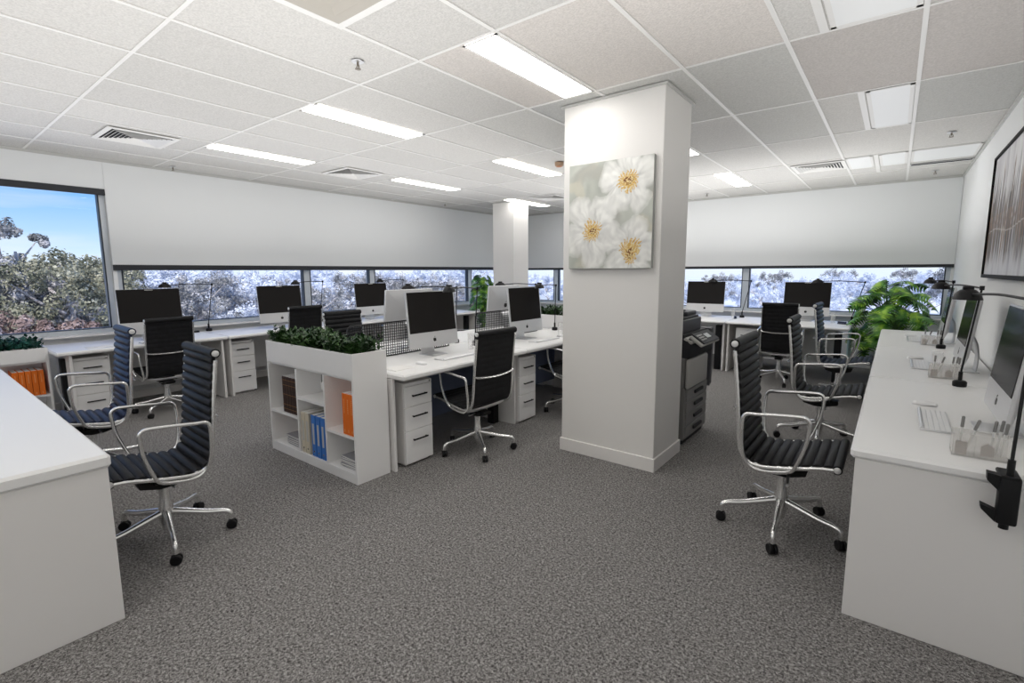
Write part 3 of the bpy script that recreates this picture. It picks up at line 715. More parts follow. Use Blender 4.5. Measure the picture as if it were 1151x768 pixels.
o = MB().box(-.02, -.02, 0, .02, .02, .022, .005, 2).build('desk_socket', black_m); o.location = (-3.30, 3.62, DZ); tag(o, 'small black socket box on the island desk behind the chair', 'socket')

# lamps
def lamp(base, elbow, head, label, clamp=False):
    t_ = thing('desk_lamp', label, 'lamp', base, 0, 'black swing-arm desk lamps'); B = Vector(base); E = Vector(elbow)-B; Hh = Vector(head)-B
    if clamp:
        g = MB().box(-.028, -.075, .0, .028, .03, .014, .004).box(-.026, -.075, -.165, .030, -.012-.015, .012, .008, 2).prism([(-.026, -.07, .012), (-.060, -.07, .016), (-.058, -.07, -.012), (-.026, -.07, -.045)], (0, .035, 0)).prism([(-.026, -.07, -.12), (-.068, -.07, -.105), (-.066, -.07, -.122), (-.026, -.07, -.162)], (0, .035, 0)).box(-.02, -.045, -.165, .02, .03, -.145, .004).tube([(0, -.05, -.165), (0, -.05, -.185)], .014, 12)
        g.build('clamp', black_m, t_, 30); foot = Vector((0, -.05, .01))
    else:
        MB().lathe([(.034, 0), (.036, .008), (.036, .03), (.028, .038), (.012, .040)], n=20).build('base', black_m, t_, 30); foot = Vector((0, 0, .035))
    MB().tube([foot, foot+Vector((0, 0, .06))], .011, 12).tube([foot+Vector((0, 0, .05)), E], .0055, 8).build('pole', satin_m, t_, 50)
    MB().lathe([(.001, -.012), (.012, -.012), (.012, .014), (.001, .014)], E, 14).build('joint', black_m, t_, 40)
    d = (Hh-E); L = d.length; d.normalize(); mid = E.lerp(Hh, .5)+Vector((0, 0, .018))
    MB().tube(catmull([E, mid, Hh-d*.04+Vector((0, 0, .012))], 6), .0055, 8).build('arm', satin_m, t_, 50)
    # oval shade, long axis along the arm, open downward
    side = d.cross(Vector((0, 0, 1))).normalized(); rings = []
    dxy = Vector((d.x, d.y, 0)).normalized()
    for (k, z_) in ((.12, .040), (.5, .034), (.82, .016), (1, -.012), (.95, -.012), (.76, .010), (.4, .024), (.1, .030)):
        rings.append([Hh+dxy*math.cos(a)*.078*k+side*math.sin(a)*.055*k+Vector((0, 0, z_)) for a in [2*math.pi*j/20 for j in range(20)]])
    MB().ring_loft(rings).build('shade', black_m, t_, 50)
    MB().box(-.02, -.02, .03, .02, .02, .052, .006, 2).build('shade_joint', black_m, t_).location = Hh
    return t_
lamp((.372, 2.44, .762), (.41, 2.56, 1.385), (.275, 3.17, 1.37), 'black lamp clamped to the near end of the right desks', True)
lamp((.372, 4.17, .76), (.424, 4.17, 1.385), (.265, 4.76, 1.372), 'black lamp standing behind the nearest right computer')
lamp((.385, 6.10, .76), (.425, 6.10, 1.385), (.285, 6.66, 1.37), 'black lamp standing behind the middle right computer')
lamp((-7.0, 2.56, .75), (-6.98, 2.63, 1.352), (-6.66, 2.01, 1.345), 'black lamp reaching over the leftmost window computer')
lamp((-6.93, 4.10, .75), (-6.93, 4.17, 1.362), (-6.72, 3.62, 1.342), 'black lamp reaching over the second window computer')
lamp((-6.93, 5.68, .75), (-6.93, 5.74, 1.363), (-6.72, 5.08, 1.345), 'black lamp reaching over the third window computer')
lamp((-3.36, 3.70, .76), (-3.36, 3.74, 1.332), (-3.10, 3.08, 1.335), 'black lamp whose shade sits on the right top corner of the near island computer')
lamp((-3.36, 5.20, .76), (-3.36, 5.22, 1.325), (-3.10, 4.48, 1.327), 'black lamp whose shade hangs by the island computer beside the pillar')
lamp((-3.60, 3.66, .76), (-3.62, 3.71, 1.335), (-3.92, 3.31, 1.33), 'black lamp on the window side of the island, near half')
lamp((-3.60, 5.12, .76), (-3.62, 5.15, 1.335), (-3.92, 4.80, 1.325), 'black lamp on the window side of the island, far half')
lamp((-1.90, 8.46, .75), (-1.78, 8.40, 1.335), (-2.36, 8.42, 1.325), 'black lamp on the far desk right of the pillar')
lamp((-.44, 8.25, .76), (-.324, 8.3, 1.331), (-.88, 8.33, 1.328), 'black lamp clamped at the far desk end beside the leafy plant')

# mesh screens
def screen(y0, y1, label):
    t_ = thing('mesh_screen', label, 'desk screen', (-3.497, y0, .76), 0, 'black wire mesh desk screens'); L = y1-y0; h = .30
    MB().tube([(0, 0, 0), (0, 0, h-.03), (0, .03, h), (0, L-.03, h), (0, L, h-.03), (0, L, 0)], .007, 8).tube([(0, 0, .004), (0, L, .004)], .006, 8).build('frame', mesh_m, t_, 50)
    g = MB(); p = .024
    for i in range(1, int(L/p)): g.box(-.0022, i*p-.0025, .004, .0022, i*p+.0025, h)
    for i in range(1, int(h/p)+1): g.box(-.0028, 0, i*p-.0025, .0028, L, i*p+.0025)
    g.build('wire_mesh', mesh_m, t_)
screen(2.30, 3.45, 'black wire mesh screen left of the near island computer')
screen(3.86, 5.0, 'black wire mesh screen behind the middle chair, left of the pillar')

# ---------------------------------------------------------------- planter shelves
def leafy_row(name, x0, y0, x1, y1, z, hgt, label, m, seed, n):
    r = random.Random(seed); g = MB(); bm = g.bm
    for i in range(n):
        cx_, cy2 = r.uniform(x0, x1), r.uniform(y0, y1); hh = hgt*r.uniform(.55, 1.08)*(.85+.15*math.sin(cx_*9+cy2*7))
        ln = Vector((r.uniform(-.35, .35), r.uniform(-.35, .35), 1)).normalized()
        for k in range(7):
            f = .25+.75*k/6; p = Vector((cx_, cy2, z))+ln*hh*f; a = r.uniform(0, 6.28); el_ = r.uniform(.1, 1.1)
            d = Vector((math.cos(a)*math.cos(el_), math.sin(a)*math.cos(el_), math.sin(el_))); sd = d.cross(Vector((0, 0, 1))).normalized(); nn = sd.cross(d)
            l_ = r.uniform(.035, .052); w_ = l_*.33
            q = [p, p+d*l_*.5+sd*w_-nn*.003, p+d*l_, p+d*l_*.5-sd*w_-nn*.003]; mm = p+d*l_*.5+nn*.004
            v = [bm.verts.new(c) for c in q]; vm = bm.verts.new(mm)
            bm.faces.new((v[0], v[1], vm)); bm.faces.new((v[1], v[2], vm)); bm.faces.new((v[2], v[3], vm)); bm.faces.new((v[3], v[0], vm))
    o = g.build(name, m); tag(o, label, 'plant'); return o
hedge_m = mat('dark_green_leaves', (.03, .10, .02), .45, noise=(9, 3, [(.3, (.008, .028, .007)), (.5, (.016, .055, .010)), (.7, (.045, .11, .02))]))
hedge2_m = mat('blue_green_leaves', (.01, .06, .045), .4, noise=(9, 3, [(.3, (.006, .035, .03)), (.5, (.012, .07, .05)), (.75, (.05, .20, .16))]))
def shelf_unit(label, X0, Y0, L, ztop, zf, cols, shelves, rot=0, dep=.29, k=.019, name='planter_shelf'):
    """local: length along +x, front looks -y, origin front left floor corner"""
    t_ = thing(name, label, 'shelf', (X0, Y0, 0), rot)
    MB().box(0, 0, 0, k, dep, ztop, .0015).build('side_panel', white_m, t_); MB().box(L-k, 0, 0, L, dep, ztop, .0015).build('side_panel', white_m, t_)
    MB().box(k, 0, zf, L-k, k, ztop-.002, .0015).build('planter_front', white_m, t_); MB().box(k, dep-k, 0, L-k, dep, ztop-.002, .0015).build('back_panel', white_m, t_)
    MB().box(k, k, zf-k, L-k, dep-k, zf, 0).build('planter_floor', white_m, t_)
    MB().box(k, .002, 0, L-k, k, .075, .0015).build('plinth', white_m, t_); MB().box(k, k, .057, L-k, dep-k, .075).build('bottom_shelf', white_m, t_)
    for x in cols: MB().box(x-k/2, .004, .075, x+k/2, dep-k, zf-k).build('divider', white_m, t_)
    for (a, b_, z_) in shelves: MB().box(a+k/2, .004, z_-k, b_-k/2, dep-k, z_).build('shelf', white_m, t_)
    MB().box(k, k, zf, L-k, dep-k, ztop-.03).build('soil', soil_m, t_)
    return t_
SX, SY = -4.115, 1.925; L1 = 1.225
shelf_unit('white planter shelf in the middle with coloured binders', SX, SY, L1, .94, .765, (.45, .845), ((.0095, .45, .355), (.45, .845, .525), (.845, L1-.0095, .345)))
leafy_row('hedge_plant', SX+.03, SY+.03, SX+L1-.03, SY+.26, .90, .15, 'dark green leafy row in the planter above the coloured binders', hedge_m, 3, 520)
shelf_unit('white planter shelf closing the far end of the island', -2.885, 5.615, L1, .94, .765, (.45, .845), ((.0095, .45, .355), (.45, .845, .525), (.845, L1-.0095, .345)), math.pi)
leafy_row('hedge_plant', -4.08, 5.355, -2.915, 5.585, .90, .15, 'dark green leafy row glimpsed left of the pillar', hedge_m, 4, 300)
shelf_unit('low white planter shelf at the left edge with five orange binders', -6.50, -.42, 1.35, .785, .655, (.45, .9), ((.0095, .45, .32), (.45, .9, .32), (.9, 1.34, .32)), math.pi/2)
leafy_row('hedge_plant', -6.76, -.39, -6.53, .90, .755, .13, 'blue-green leafy row in the low planter under the big window', hedge2_m, 5, 330)

# binders, books, magazines: origin = front left bottom; spine looks -y
def make_binder(w_, d, h, m, label, cat, group, style):
    t_ = thing('ring_binder' if style != 'book' else 'book', label, cat, group=group)
    MB().box(0, 0, 0, w_, d, h, .002).build('cover', m, t_)
    MB().box(.004, .004, h-.004, w_-.004, d+.001, h+.0005).build('pages', paper_m, t_)
    if style == 'tall': MB().box(w_*.3, -.001, h*.30, w_*.72, .0005, h*.80).build('spine_label', labelp_m, t_); MB().lathe([(.006, .0005), (.008, -.0015), (.004, -.0015)], (w_/2, 0, h*.12), 12, 'y').build('finger_ring', chrome_m, t_)
    if style == 'orange':
        g = MB()
        for k in range(9): g.box(w_*.42, -.0008, h*(.52+.04*k), w_*.58, .0005, h*(.545+.04*k))
        g.box(w_*.42, -.0008, h*.06, w_*.55, .0005, h*.13); g.build('spine_lettering', mat('pale_orange_print', (.85, .42, .16), .5), t_)
    if style == 'book':
        g = MB()
        for z_ in (.10, .22, .50, .76, .90): g.box(.001, -.0012, h*z_, w_-.001, .0005, h*(z_+.012))
        g.build('gilt_band', gold_m, t_)
    return t_
def row(items, x0, y, z, rot=0, base=(0, 0)):
    pass
protos = {}
def place(kind, x, y, z, rz, label, group):
    spec = {'orange': (.044, .22, .30, orange_m, 'binder'), 'blue': (.056, .23, .33, blueb_m, 'binder'), 'cream': (.055, .23, .33, cream_m, 'binder'), 'book': (.043, .2, .30, brown_m, 'book'), 'orangeS': (.042, .22, .245, orange_m, 'binder')}[kind]
    if kind not in protos:
        t_ = protos[kind] = make_binder(spec[0], spec[1], spec[2], spec[3], label, spec[4], group, {'orange': 'orange', 'orangeS': 'orange', 'blue': 'tall', 'cream': 'tall', 'book': 'book'}[kind])
        t_.location = (x, y, z); t_.rotation_euler = (0, 0, rz)
    else: clone(protos[kind], label, (x, y, z), rz, group=group)
ordn = ['leftmost', 'second from the left', 'third from the left', 'fourth from the left', 'fifth from the left']
for k in range(5): place('book', SX+.195+k*.0445, SY+.02, .357, 0, 'dark brown leather book in the planter shelf, %s' % ordn[k], 'dark leather books in the planter shelf')
for k in range(2): place('cream', SX+.475+k*.060, SY+.012, .077, 0, 'cream binder on the lower middle shelf, %s' % ['left one', 'right one beside the blue binders'][k], 'cream binders')
for k in range(3): place('blue', SX+.625+k*.066, SY+.012, .077, 0, 'blue binder in the planter shelf, %s of three' % ['left', 'middle', 'right'][k], 'blue binders')
for k in range(3): place('orange', SX+1.066+k*.0450, SY+.010, .347, 0, 'orange binder in the middle planter shelf, %s of three' % ['left', 'centre', 'right'][k], 'orange binders in the planter shelf')
for k in range(5): place('orangeS', -6.515, .66+k*.045, .322, math.pi/2, 'orange binder in the low shelf at the left edge, %s' % ordn[k], 'orange binders at the left edge')
place('orange', SX+.425, SY+.06, .077, 0, 'thin red-orange folder edge in the lower left compartment', 'orange binders in the planter shelf')
r = random.Random(8); mg = None
for cxm, lb, nn in ((SX+.30, 'magazine in the stack at the lower left of the planter shelf', 6), (SX+1.09, 'magazine in the stack at the lower right of the planter shelf', 6)):
    for k in range(nn):
        if mg is None:
            mg = thing('magazine', lb, 'magazine'); MB().box(-.105, 0, 0, .105, .23, .002).box(-.105, 0, .012, .105, .23, .014).box(-.105, .228, 0, .105, .23, .014).build('cover', mag_m, mg); MB().box(-.103, .002, .002, .103, .228, .012).build('pages', paper_m, mg); q = mg
        else: q = copy_tree(mg)
        q['label'] = lb; q['group'] = 'magazines stacked at %s' % ('lower left' if 'left' in lb else 'lower right')
        q.location = (cxm+r.uniform(-.01, .01), SY+.03+r.uniform(0, .012), .0755+k*.0142); q.rotation_euler = (0, 0, R_(r.uniform(-3, 3)))
t_ = thing('key_tag', 'small white tag on a black cord hanging in the shelf middle', 'tag', (SX+.80, SY+.02, .66))
MB().tube([(0, 0, .087), (.004, -.005, .05), (0, 0, .02)], .002, 6).build('cord', black_m, t_); MB().box(-.012, -.002, -.03, .012, .001, .03, .001).build('card', paper_m, t_)

# ---------------------------------------------------------------- copier
t_ = thing('photocopier', 'dark grey office photocopier standing behind the pillar', 'photocopier', (-1.34, 4.12, 0))
# local: front face x=0 looks +x, y 0..0.60, depth to -x .62
MB().box(-.62, 0, .04, 0, .60, .50, .006).box(-.62, 0, .50, -.01, .60, .76, .01).build('cabinet', copm_m, t_)
MB().box(-.60, .02, 0, -.02, .58, .04).build('plinth', copd_m, t_)
for k in range(4):
    z0 = .06+k*.108; d = MB().box(.0, .02, z0, .012, .58, z0+.10, .003).build('paper_drawer', copm_m, t_)
    MB().box(.012, .20, z0+.042, .03, .42, z0+.072, .006, 2).build('handle', copd_m, d)
MB().box(0, -.02, .50, .035, .50, .755, .02, 3).build('front_door', copl_m, t_, 40)
MB().box(-.60, .0, .76, .03, .62, .93, .02, 2).build('output_housing', copd_m, t_, 40)
MB().box(-.62, .02, .96, -.06, .56, 1.075, .008, 2).build('scanner', copg_m, t_, 40)
MB().box(-.60, .0, .93, -.03, .60, .962, .004).build('bed_rim', copd_m, t_)
MB().box(-.03, .0, .90, .045, .50, .925, .004, rot=Matrix.Rotation(R_(28), 3, 'Y')).build('front_fascia', copl_m, t_)
MB().box(-.60, .03, 1.075, -.08, .54, 1.095, .005, 2).build('scanner_lid', copd_m, t_, 40)
fd = MB().box(-.50, .28, 1.095, -.10, .54, 1.135, .012, 3).build('document_feeder', copg_m, t_, 40)
MB().box(-.48, .02, 1.12, -.12, .30, 1.132, .004, rot=Matrix.Rotation(R_(10), 3, 'X')).build('feeder_tray', copd_m, t_)
MB().box(.0, .60, .42, .03, .605, .96).box(-.40, .605, .42, .02, .70, .97, .015, 2).build('side_unit', copg_m, t_, 30)
pr = MB().box(.0, .02, .895, .13, .52, .922, .012, 2, rot=Matrix.Rotation(R_(35), 3, 'Y')).build('panel_rim', copl_m, t_, 30)
cp = MB().box(-.002, .05, .9275, .130, .49, .9395, .003, rot=Matrix.Rotation(R_(35), 3, 'Y'), piv=(.06, .27, .92)).build('control_panel', copd_m, t_)
g = MB(); rot = Matrix.Rotation(R_(35), 3, 'Y')
for i in range(4):
    for j in range(3): g.box(.03+j*.026, .08+i*.035, .940, .045+j*.026, .10+i*.035, .944, rot=rot, piv=(.06, .27, .92))
g.build('button', mat('pale_button', (.5, .5, .5), .5), cp)
g = MB().box(.035, .25, .940, .085, .36, .943, rot=rot, piv=(.06, .27, .92)); g.build('display', mat('display_grey', (.55, .58, .58), .3), cp)

# ---------------------------------------------------------------- big leafy plants
leafg_m = mat('monstera_leaf', (.10, .28, .03), .35, noise=(9, 3, [(.34, (.012, .06, .010)), (.5, (.075, .24, .025)), (.64, (.32, .54, .06))]))
stem_m = mat('green_stem', (.10, .20, .05), .5)
def monstera(x, y, topz, spread, nleaf, seed, label, leafs=.30, pot=True):
    t_ = thing('monstera_plant', label, 'plant', (x, y, 0)); r = random.Random(seed)
    if pot:
        MB().lathe([(.001, 0), (.15, 0), (.19, .34), (.20, .36), (.18, .36), (.175, .33), (.001, .32)], n=28).build('pot', mat('white_ceramic', (.7, .7, .68), .35), t_, 40)
        MB().lathe([(.001, .325), (.172, .325), (.172, .335), (.001, .34)], n=20).build('soil', soil_m, t_)
    sg = MB()
    for i in range(nleaf):
        f = (i+.5)/nleaf; a = i*2.39996+r.uniform(-.3, .3); zt = .42+(topz-.50)*f**.8+r.uniform(-.04, .04); rad = spread*(1.0-.72*max(0, f-.45)/.55)*r.uniform(.55, 1)
        tip = Vector((math.cos(a)*rad, math.sin(a)*rad, zt)); root = Vector((math.cos(a)*.04, math.sin(a)*.04, .33+.45*f*(topz-.5)))
        mid = root.lerp(tip, .5)+Vector((0, 0, .12)); sg.tube(catmull([root, mid, tip], 5), .0045, 6)
        # leaf: midrib arcs out and droops; fingered lobes each side
        L = leafs*r.uniform(.75, 1.1); out_ = Vector((math.cos(a), math.sin(a), 0)); el0 = r.uniform(-.8, .5); g = MB(); bm = g.bm
        sd = Vector((-math.sin(a), math.cos(a), 0)); rollv = r.uniform(-.5, .5); sd = (sd*math.cos(rollv)+Vector((0, 0, 1))*math.sin(rollv)).normalized()
        rib = []; p = tip.copy(); el_ = el0
        for k in range(13): rib.append(p.copy()); p = p+(out_*math.cos(el_)+Vector((0, 0, math.sin(el_))))*(L/12); el_ -= .10
        def wdt(u): return L*.56*(math.sin(math.pi*min(1, u*.86+.14))**.7)*(1 if u > .0 else .5)
        for s in (-1, 1):
            for k in range(7):
                u = .02+k*.135; i0 = u*12; ia, ib = i0, min(i0+1.62, 12)
                def rb(q): j = min(int(q), 11); return rib[j].lerp(rib[j+1], q-j)
                w_ = wdt(u); dr = (rib[min(int(ia)+1, 12)]-rib[int(ia)]).normalized(); dn = sd.cross(dr)*(1 if sd.cross(dr).z > 0 else -1)
                P0, P1 = rb(ia), rb(ib); pr_ = None
                for q in range(5):
                    v_ = q/4; bend = dr*w_*.40*v_*v_-dn*w_*.30*v_*v_
                    c_ = (P0+P1)/2+sd*s*w_*v_+bend; hf = (P1-P0)/2*(1.0, .95, .80, .56, .14)[q]
                    a_, b_ = bm.verts.new(c_-hf), bm.verts.new(c_+hf)
                    if pr_: bm.faces.new((pr_[0], pr_[1], b_, a_))
                    pr_ = (a_, b_)
        g.build('leaf', leafg_m, t_, 'all')
    sg.build('stem', stem_m, t_, 50); return t_
monstera(-.02, 8.35, 1.44, .42, 78, 11, 'tall monstera plant at the end of the right desks by the far window', .27)
monstera(-6.52, 7.48, 1.50, .26, 60, 23, 'tall leafy plant in the far left corner beside the slim pillar', .23)

# ---------------------------------------------------------------- pictures
def grid_plane(nx, nz, fn):
    bm = bmesh.new(); vs = [[bm.verts.new(fn(i/nx, j/nz)) for j in range(nz+1)] for i in range(nx+1)]
    for i in range(nx):
        for j in range(nz): bm.faces.new((vs[i][j], vs[i+1][j], vs[i+1][j+1], vs[i][j+1]))
    return bm
from mathutils import noise as NZ
def smooth(a, b_, x): t_ = min(1, max(0, (x-a)/(b_-a))); return t_*t_*(3-2*t_)
# flower canvas on the pillar (front face y=3.415)
px0, px1, pz0, pz1 = -2.055, -1.375, 1.52, 2.305
t_ = thing('canvas_painting', 'square canvas of white blossoms with golden centres on the pillar', 'painting', (px0, 3.413, pz0))
W_, H_ = px1-px0, pz1-pz0
MB().box(0, -.035, 0, W_, 0, H_, .002).build('stretcher', mat('canvas_edge', (.36, .37, .35), .7), t_)
FL = [(.30, .36, .30, .9), (.72, .80, .26, .3), (.76, .17, .26, .5)]
def flower(u, v):
    wu, wv = NZ.noise(Vector((u*6, v*6, 31))), NZ.noise(Vector((u*6, v*6, 57))); u, v = u+.05*wu+.012*NZ.noise(Vector((u*25, v*25, 2))), v+.05*wv+.012*NZ.noise(Vector((u*25, v*25, 7)))
    bgc = Vector((.47, .49, .44)); n_ = NZ.noise(Vector((u*3, v*3, 1))); n2_ = NZ.noise(Vector((u*14, v*9, 4)))
    c = bgc*(1+.22*n_+.12*n2_); c = c.lerp(Vector((.40, .40, .36)), smooth(.1, .6, NZ.noise(Vector((u*5, v*5, 9)))))
    c = c.lerp(Vector((.62, .58, .46)), .5*smooth(.1, .5, NZ.noise(Vector((u*4, v*7, 19)))))
    for (fx, fz, R, ph) in FL:
        dx, dz = (u-fx)*W_/H_*1.1, v-fz; d = math.hypot(dx, dz); a = math.atan2(dz, dx)
        for lay, (rr, np_, off) in enumerate(((1.30, 5, 0), (.85, 4, .9))):
            k = abs(math.sin((a+ph+off)*np_/2)); edge = R*rr*(.62+.38*k**.5)*(1+.1*NZ.noise(Vector((a*2, lay, fx*7))))
            if d < edge:
                q = d/edge; sh = .74-.14*(1-k)**2*(.4+q)-.04*(q > .93)+.16*NZ.noise(Vector((math.cos(a)*6, math.sin(a)*6, d*12)))
                sh = min(.90, sh+.08*smooth(.3, .8, q)); c = c.lerp(Vector((sh, sh, sh*.96)), .88*(1-.55*smooth(.8, 1, q)))
                c = c.lerp(Vector((.62, .55, .40)), .35*(1-smooth(.0, .35, q)))
        nn = NZ.noise(Vector((u*70, v*70, 3))); st = abs(math.sin(a*9+NZ.noise(Vector((d*20, 0, fx)))*3))
        if d < .10*(.55+.6*st)+.01*nn:
            c = Vector((.62, .38, .10)) if nn > -.05 else Vector((.75, .60, .30))
            if nn > .02 and d < .042: c = Vector((.20, .07, .02))
    return c
bm = grid_plane(170, 190, lambda u, v: (.001+u*(W_-.002), -.0358, .001+v*(H_-.002))); g = MB(); g.bm.free(); g.bm = bm
o = g.build('painted_face', attr_mat('flower_paint', .55, bump=(90, .25, .003)), t_); paint(o, lambda c: flower(c.x/W_, c.z/H_))
# abstract skyline picture on the right wall
ay0, ay1, az0, az1 = 4.05, 5.93, 1.43, 2.43
t_ = thing('framed_painting', 'abstract brown and grey city skyline picture on the right wall', 'painting', (XR, ay0, az0)); W2, H2 = ay1-ay0, az1-az0
g = MB(); k = .018
for a in ((-.045, 0, 0, -.001, W2, k*1.6), (-.045, 0, H2-k, -.001, W2, H2), (-.045, 0, k, -.001, k, H2-k), (-.045, W2-k, k, -.001, W2, H2-k)): g.box(*a)
g.build('frame', mat('black_frame', (.012, .011, .011), .6, spec=.15), t_)
rr_ = random.Random(77)
bars = [(rr_.uniform(0, 1), rr_.uniform(.004, .014), rr_.uniform(.25, .5), rr_.uniform(.5, .95), rr_.choice([(.05, .045, .05), (.30, .16, .08), (.42, .40, .42), (.12, .08, .06), (.30, .29, .33), (.55, .33, .15), (.06, .05, .05), (.5, .48, .52)])) for _ in range(85)]
def city(u, v):
    c = Vector((.72, .71, .72))*(1+.10*NZ.noise(Vector((u*26, v*2.2, 5)))); c = c.lerp(Vector((.45, .42, .45)), .5*smooth(.1, .5, NZ.noise(Vector((u*14, v*.8, 2)))))
    for (bx, bw, b0, b1, col) in bars:
        w2 = bw*(1-.35*smooth(.5, 1, v))
        if abs(u-bx) < w2:
            top = b1*(1 if v > .42 else 1); f = smooth(b0*.2, b0, v)*(1-smooth(top-.12, top, v))*(.55 if v > .62 else .95); f *= 1.05+.7*NZ.noise(Vector((u*90, v*22, bx*9)))
            c = c.lerp(Vector(col)*.6, max(0, min(1, f*1.5)))
    sn = NZ.noise(Vector((u*46, v*2.6, 11)))+.5*NZ.noise(Vector((u*120, v*5, 12))); env = math.exp(-((v-.46)/.20)**2)*(.55+.6*NZ.noise(Vector((u*7, 0, 3))))
    c = c.lerp(Vector((.07, .04, .03)), max(0, min(.92, smooth(.0, .22, sn)*env*1.6))); c = c.lerp(Vector((.50, .25, .09)), max(0, min(.8, smooth(.1, .3, -sn)*env*.9*(v < .5))))
    band = math.exp(-((v-.43)/.09)**2)*(.45+1.3*NZ.noise(Vector((u*34, v*26, 8))))
    c = c.lerp(Vector((.13, .06, .035)), max(0, min(.9, band*1.0)))
    if abs(v-.37-.02*math.sin(u*9)) < .004: c = c.lerp(Vector((.7, .62, .58)), .6)
    return c
bm = grid_plane(230, 120, lambda u, v: (-.030, .002+u*(W2-.004), .002+v*(H2-.004))); g = MB(); g.bm.free(); g.bm = bm
o = g.build('painted_face', attr_mat('city_paint', .45), t_); paint(o, lambda c: city(1-c.y/W2, c.z/H2))

# ================================================================== OUTSIDE
GZ = -7.0
ground_m = mat('dry_grass_and_paving', (.5, .5, .5), .95, noise=(.06, 6, [(.35, (.55, .58, .56)), (.5, (.76, .77, .78)), (.7, (.88, .89, .92))]))
o = MB().box(-420, -300, GZ-1, 420, 480, GZ).build('ground', ground_m); o['kind'] = 'structure'; o['label'] = 'pale ground outside around the trees'
def hills(name, pts, h, label, m):
    g = MB(); v = [g.bm.verts.new((x, y, GZ)) for x, y in pts]; 
    return o
def foliage_m(name, c0, c1, c2): return mat(name, c1, .9, spec=.1, noise=(1.1, 8, [(.34, c0), (.5, c1), (.66, c2)]))
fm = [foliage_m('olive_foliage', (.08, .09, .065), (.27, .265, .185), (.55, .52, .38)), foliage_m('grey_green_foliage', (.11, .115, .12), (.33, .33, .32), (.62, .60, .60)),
      foliage_m('rusty_foliage', (.11, .075, .065), (.28, .20, .175), (.46, .36, .32)), foliage_m('glare_painted_foliage', (.42, .47, .56), (.72, .76, .83), (.92, .93, .95))]  # the last one has outdoor overexposure painted into its leaf colours
bark_m = mat('pale_bark', (.50, .46, .43), .8, noise=(6, 3, [(.35, (.34, .30, .28)), (.6, (.62, .58, .56))]))
def make_tree(kind, seed, ht, crown_r, label, airy=False):
    r = random.Random(seed); t_ = thing('tree', label, 'tree')
    tk = MB(); tips = []
    tk.tube(catmull([(0, 0, 0), (r.uniform(-.3, .3), r.uniform(-.3, .3), ht*.3), (r.uniform(-.5, .5), r.uniform(-.5, .5), ht*.6), (r.uniform(-.6, .6), r.uniform(-.6, .6), ht*.9)], 4), [.28-.018*i for i in range(13)], 8)
    for k in range(13):
        a = k*2.4; z0 = ht*(.3+.045*k); rr2 = crown_r*r.uniform(.55, 1.0); zt = z0+ht*r.uniform(.12, .3)
        tip = Vector((math.cos(a)*rr2, math.sin(a)*rr2, min(zt, ht))); tips.append(tip)
        tk.tube(catmull([(0, 0, z0), (tip.x*.5, tip.y*.5, z0+(tip.z-z0)*.4), tip], 4), [.11-.0105*i for i in range(9)], 5)
    tips.append(Vector((0, 0, ht)))
    tk.build('trunk', bark_m, t_, 60)
    g = MB(); bm = g.bm
    for tip in tips:
        br = crown_r*r.uniform(.28, .42)*(.75 if airy else 1)
        for c in range(7 if not airy else 4):
            cc = tip+Vector((r.gauss(0, .5), r.gauss(0, .5), r.gauss(0, .35)))*br; rad = br*r.uniform(.3, .55)
            for q in range(120):
                d = Vector((r.gauss(0, 1), r.gauss(0, 1), r.gauss(0, .8))).normalized(); p = cc+d*rad*r.uniform(.6, 1.05); s = r.uniform(.055, .12)
                u = d.cross(Vector((r.uniform(-1, 1), r.uniform(-1, 1), r.uniform(-1, 1)))).normalized(); v = d.cross(u)
                a_ = [p+u*s, p+v*s*.7, p-u*s, p-v*s*.7+d*s*.4]; bm.faces.new([bm.verts.new(x) for x in a_])
    g.build('crown', fm[kind], t_); return t_
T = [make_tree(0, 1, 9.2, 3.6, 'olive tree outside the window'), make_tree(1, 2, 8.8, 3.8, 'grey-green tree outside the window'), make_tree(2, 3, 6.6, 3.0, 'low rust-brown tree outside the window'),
     make_tree(3, 4, 8.0, 3.6, 'tree outside, overexposure painted into its leaves'), make_tree(1, 5, 11.2, 3.0, 'tall thin tree rising above the others at the left edge', True), make_tree(3, 6, 6.5, 3.4, 'low tree outside, overexposure painted into its leaves')]
TD = [t_.data for t_ in T]
def tree_dir(px):   # horizontal bearing seen at image column px near the horizon
    v = Vector(((px-CX)/F_PX, -(303-CY)/F_PX, -1)); d = M3 @ v; return Vector((d.x, d.y, 0)).normalized()
used = set()
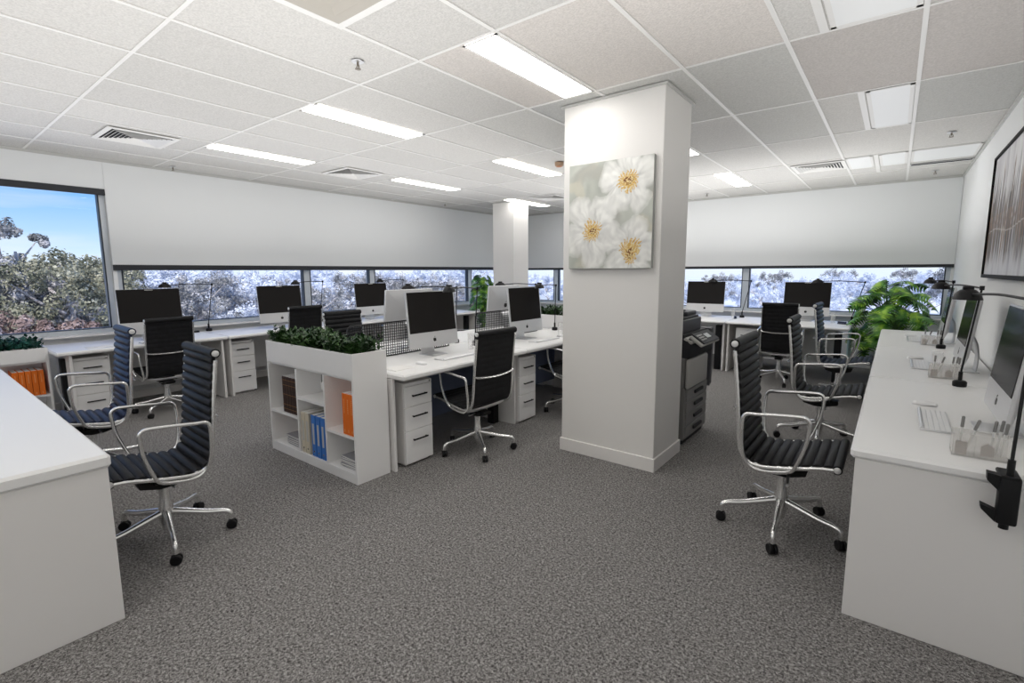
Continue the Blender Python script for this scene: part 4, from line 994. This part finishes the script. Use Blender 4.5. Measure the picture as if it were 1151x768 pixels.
def put(k, px, dist, s, label, group=None, dz=0):
    d = tree_dir(px)*dist; loc = (d.x, d.y, GZ+dz); rz = random.Random(int(px*7+dist)).uniform(0, 6.28)
    if k not in used: used.add(k); o = T[k]
    else: o = copy_tree(T[k])
    o.location = loc; o.rotation_euler = (0, 0, rz); o.scale = (s, s, s); o['label'] = label
    if group: o['group'] = group
put(4, 6, 40, .97, 'tall thin tree topping the others at the left edge of the big window')
put(0, 68, 38, .96, 'olive tree in the middle of the big window')
put(1, 38, 42, .93, 'grey-green tree left of the olive one in the big window')
put(2, 20, 32, .90, 'rust-brown low tree at the lower left of the big window')
put(0, 100, 44, .93, 'olive tree at the right side of the big window')
put(1, 84, 55, .97, 'grey tree between the olive ones, farther back', 'trees beyond the big window')
put(2, 48, 38, .80, 'rust-brown low tree at the bottom middle of the big window')
for px, d, s, k in ((-30, 44, .95, 0), (-60, 40, 1, 1), (-100, 46, .95, 0), (8, 58, .92, 1), (56, 62, .95, 0), (118, 58, .95, 1), (30, 70, .98, 0)):
    put(k, px, d, s, 'grey-green background tree beyond the big window', 'background trees beyond the big window')
rn = random.Random(21)
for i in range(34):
    px = 128+i*13.5+rn.uniform(-5, 5); put(3 if i % 2 else 5, px, rn.uniform(52, 95), rn.uniform(.85, 1.12), 'tree with overexposure painted in, beyond the left window strip', 'trees paled by painted overexposure, left strip')
for i in range(10):
    put(1, 140+i*42+rn.uniform(-8, 8), rn.uniform(45, 60), rn.uniform(.75, .9), 'grey-green tree beyond the left window strip', 'grey-green trees beyond the left strip')
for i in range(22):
    px = 590+i*24+rn.uniform(-7, 7); put(5 if i % 3 else 1, px, rn.uniform(75, 130), rn.uniform(.8, 1.1), 'pale tree beyond the far window strip', 'pale trees beyond the far strip')  # most of these have the overexposure painted into their leaves
t_ = thing('street_lamp', 'white street lamp post outside the big window', 'street lamp', tuple(tree_dir(25)*46)[:2]+(GZ,))
MB().tube([(0, 0, 0), (0, 0, 4.6), (.1, .1, 5.0), (.6, .5, 5.3)], [.13, .10, .08, .06], 10).build('post', mat('white_post', (.75, .75, .75), .4), t_, 50)
MB().box(.4, .35, 5.26, 1.3, .75, 5.38, .03, 2).build('lamp_head', mat('white_post', (.75, .75, .75), .4), t_)
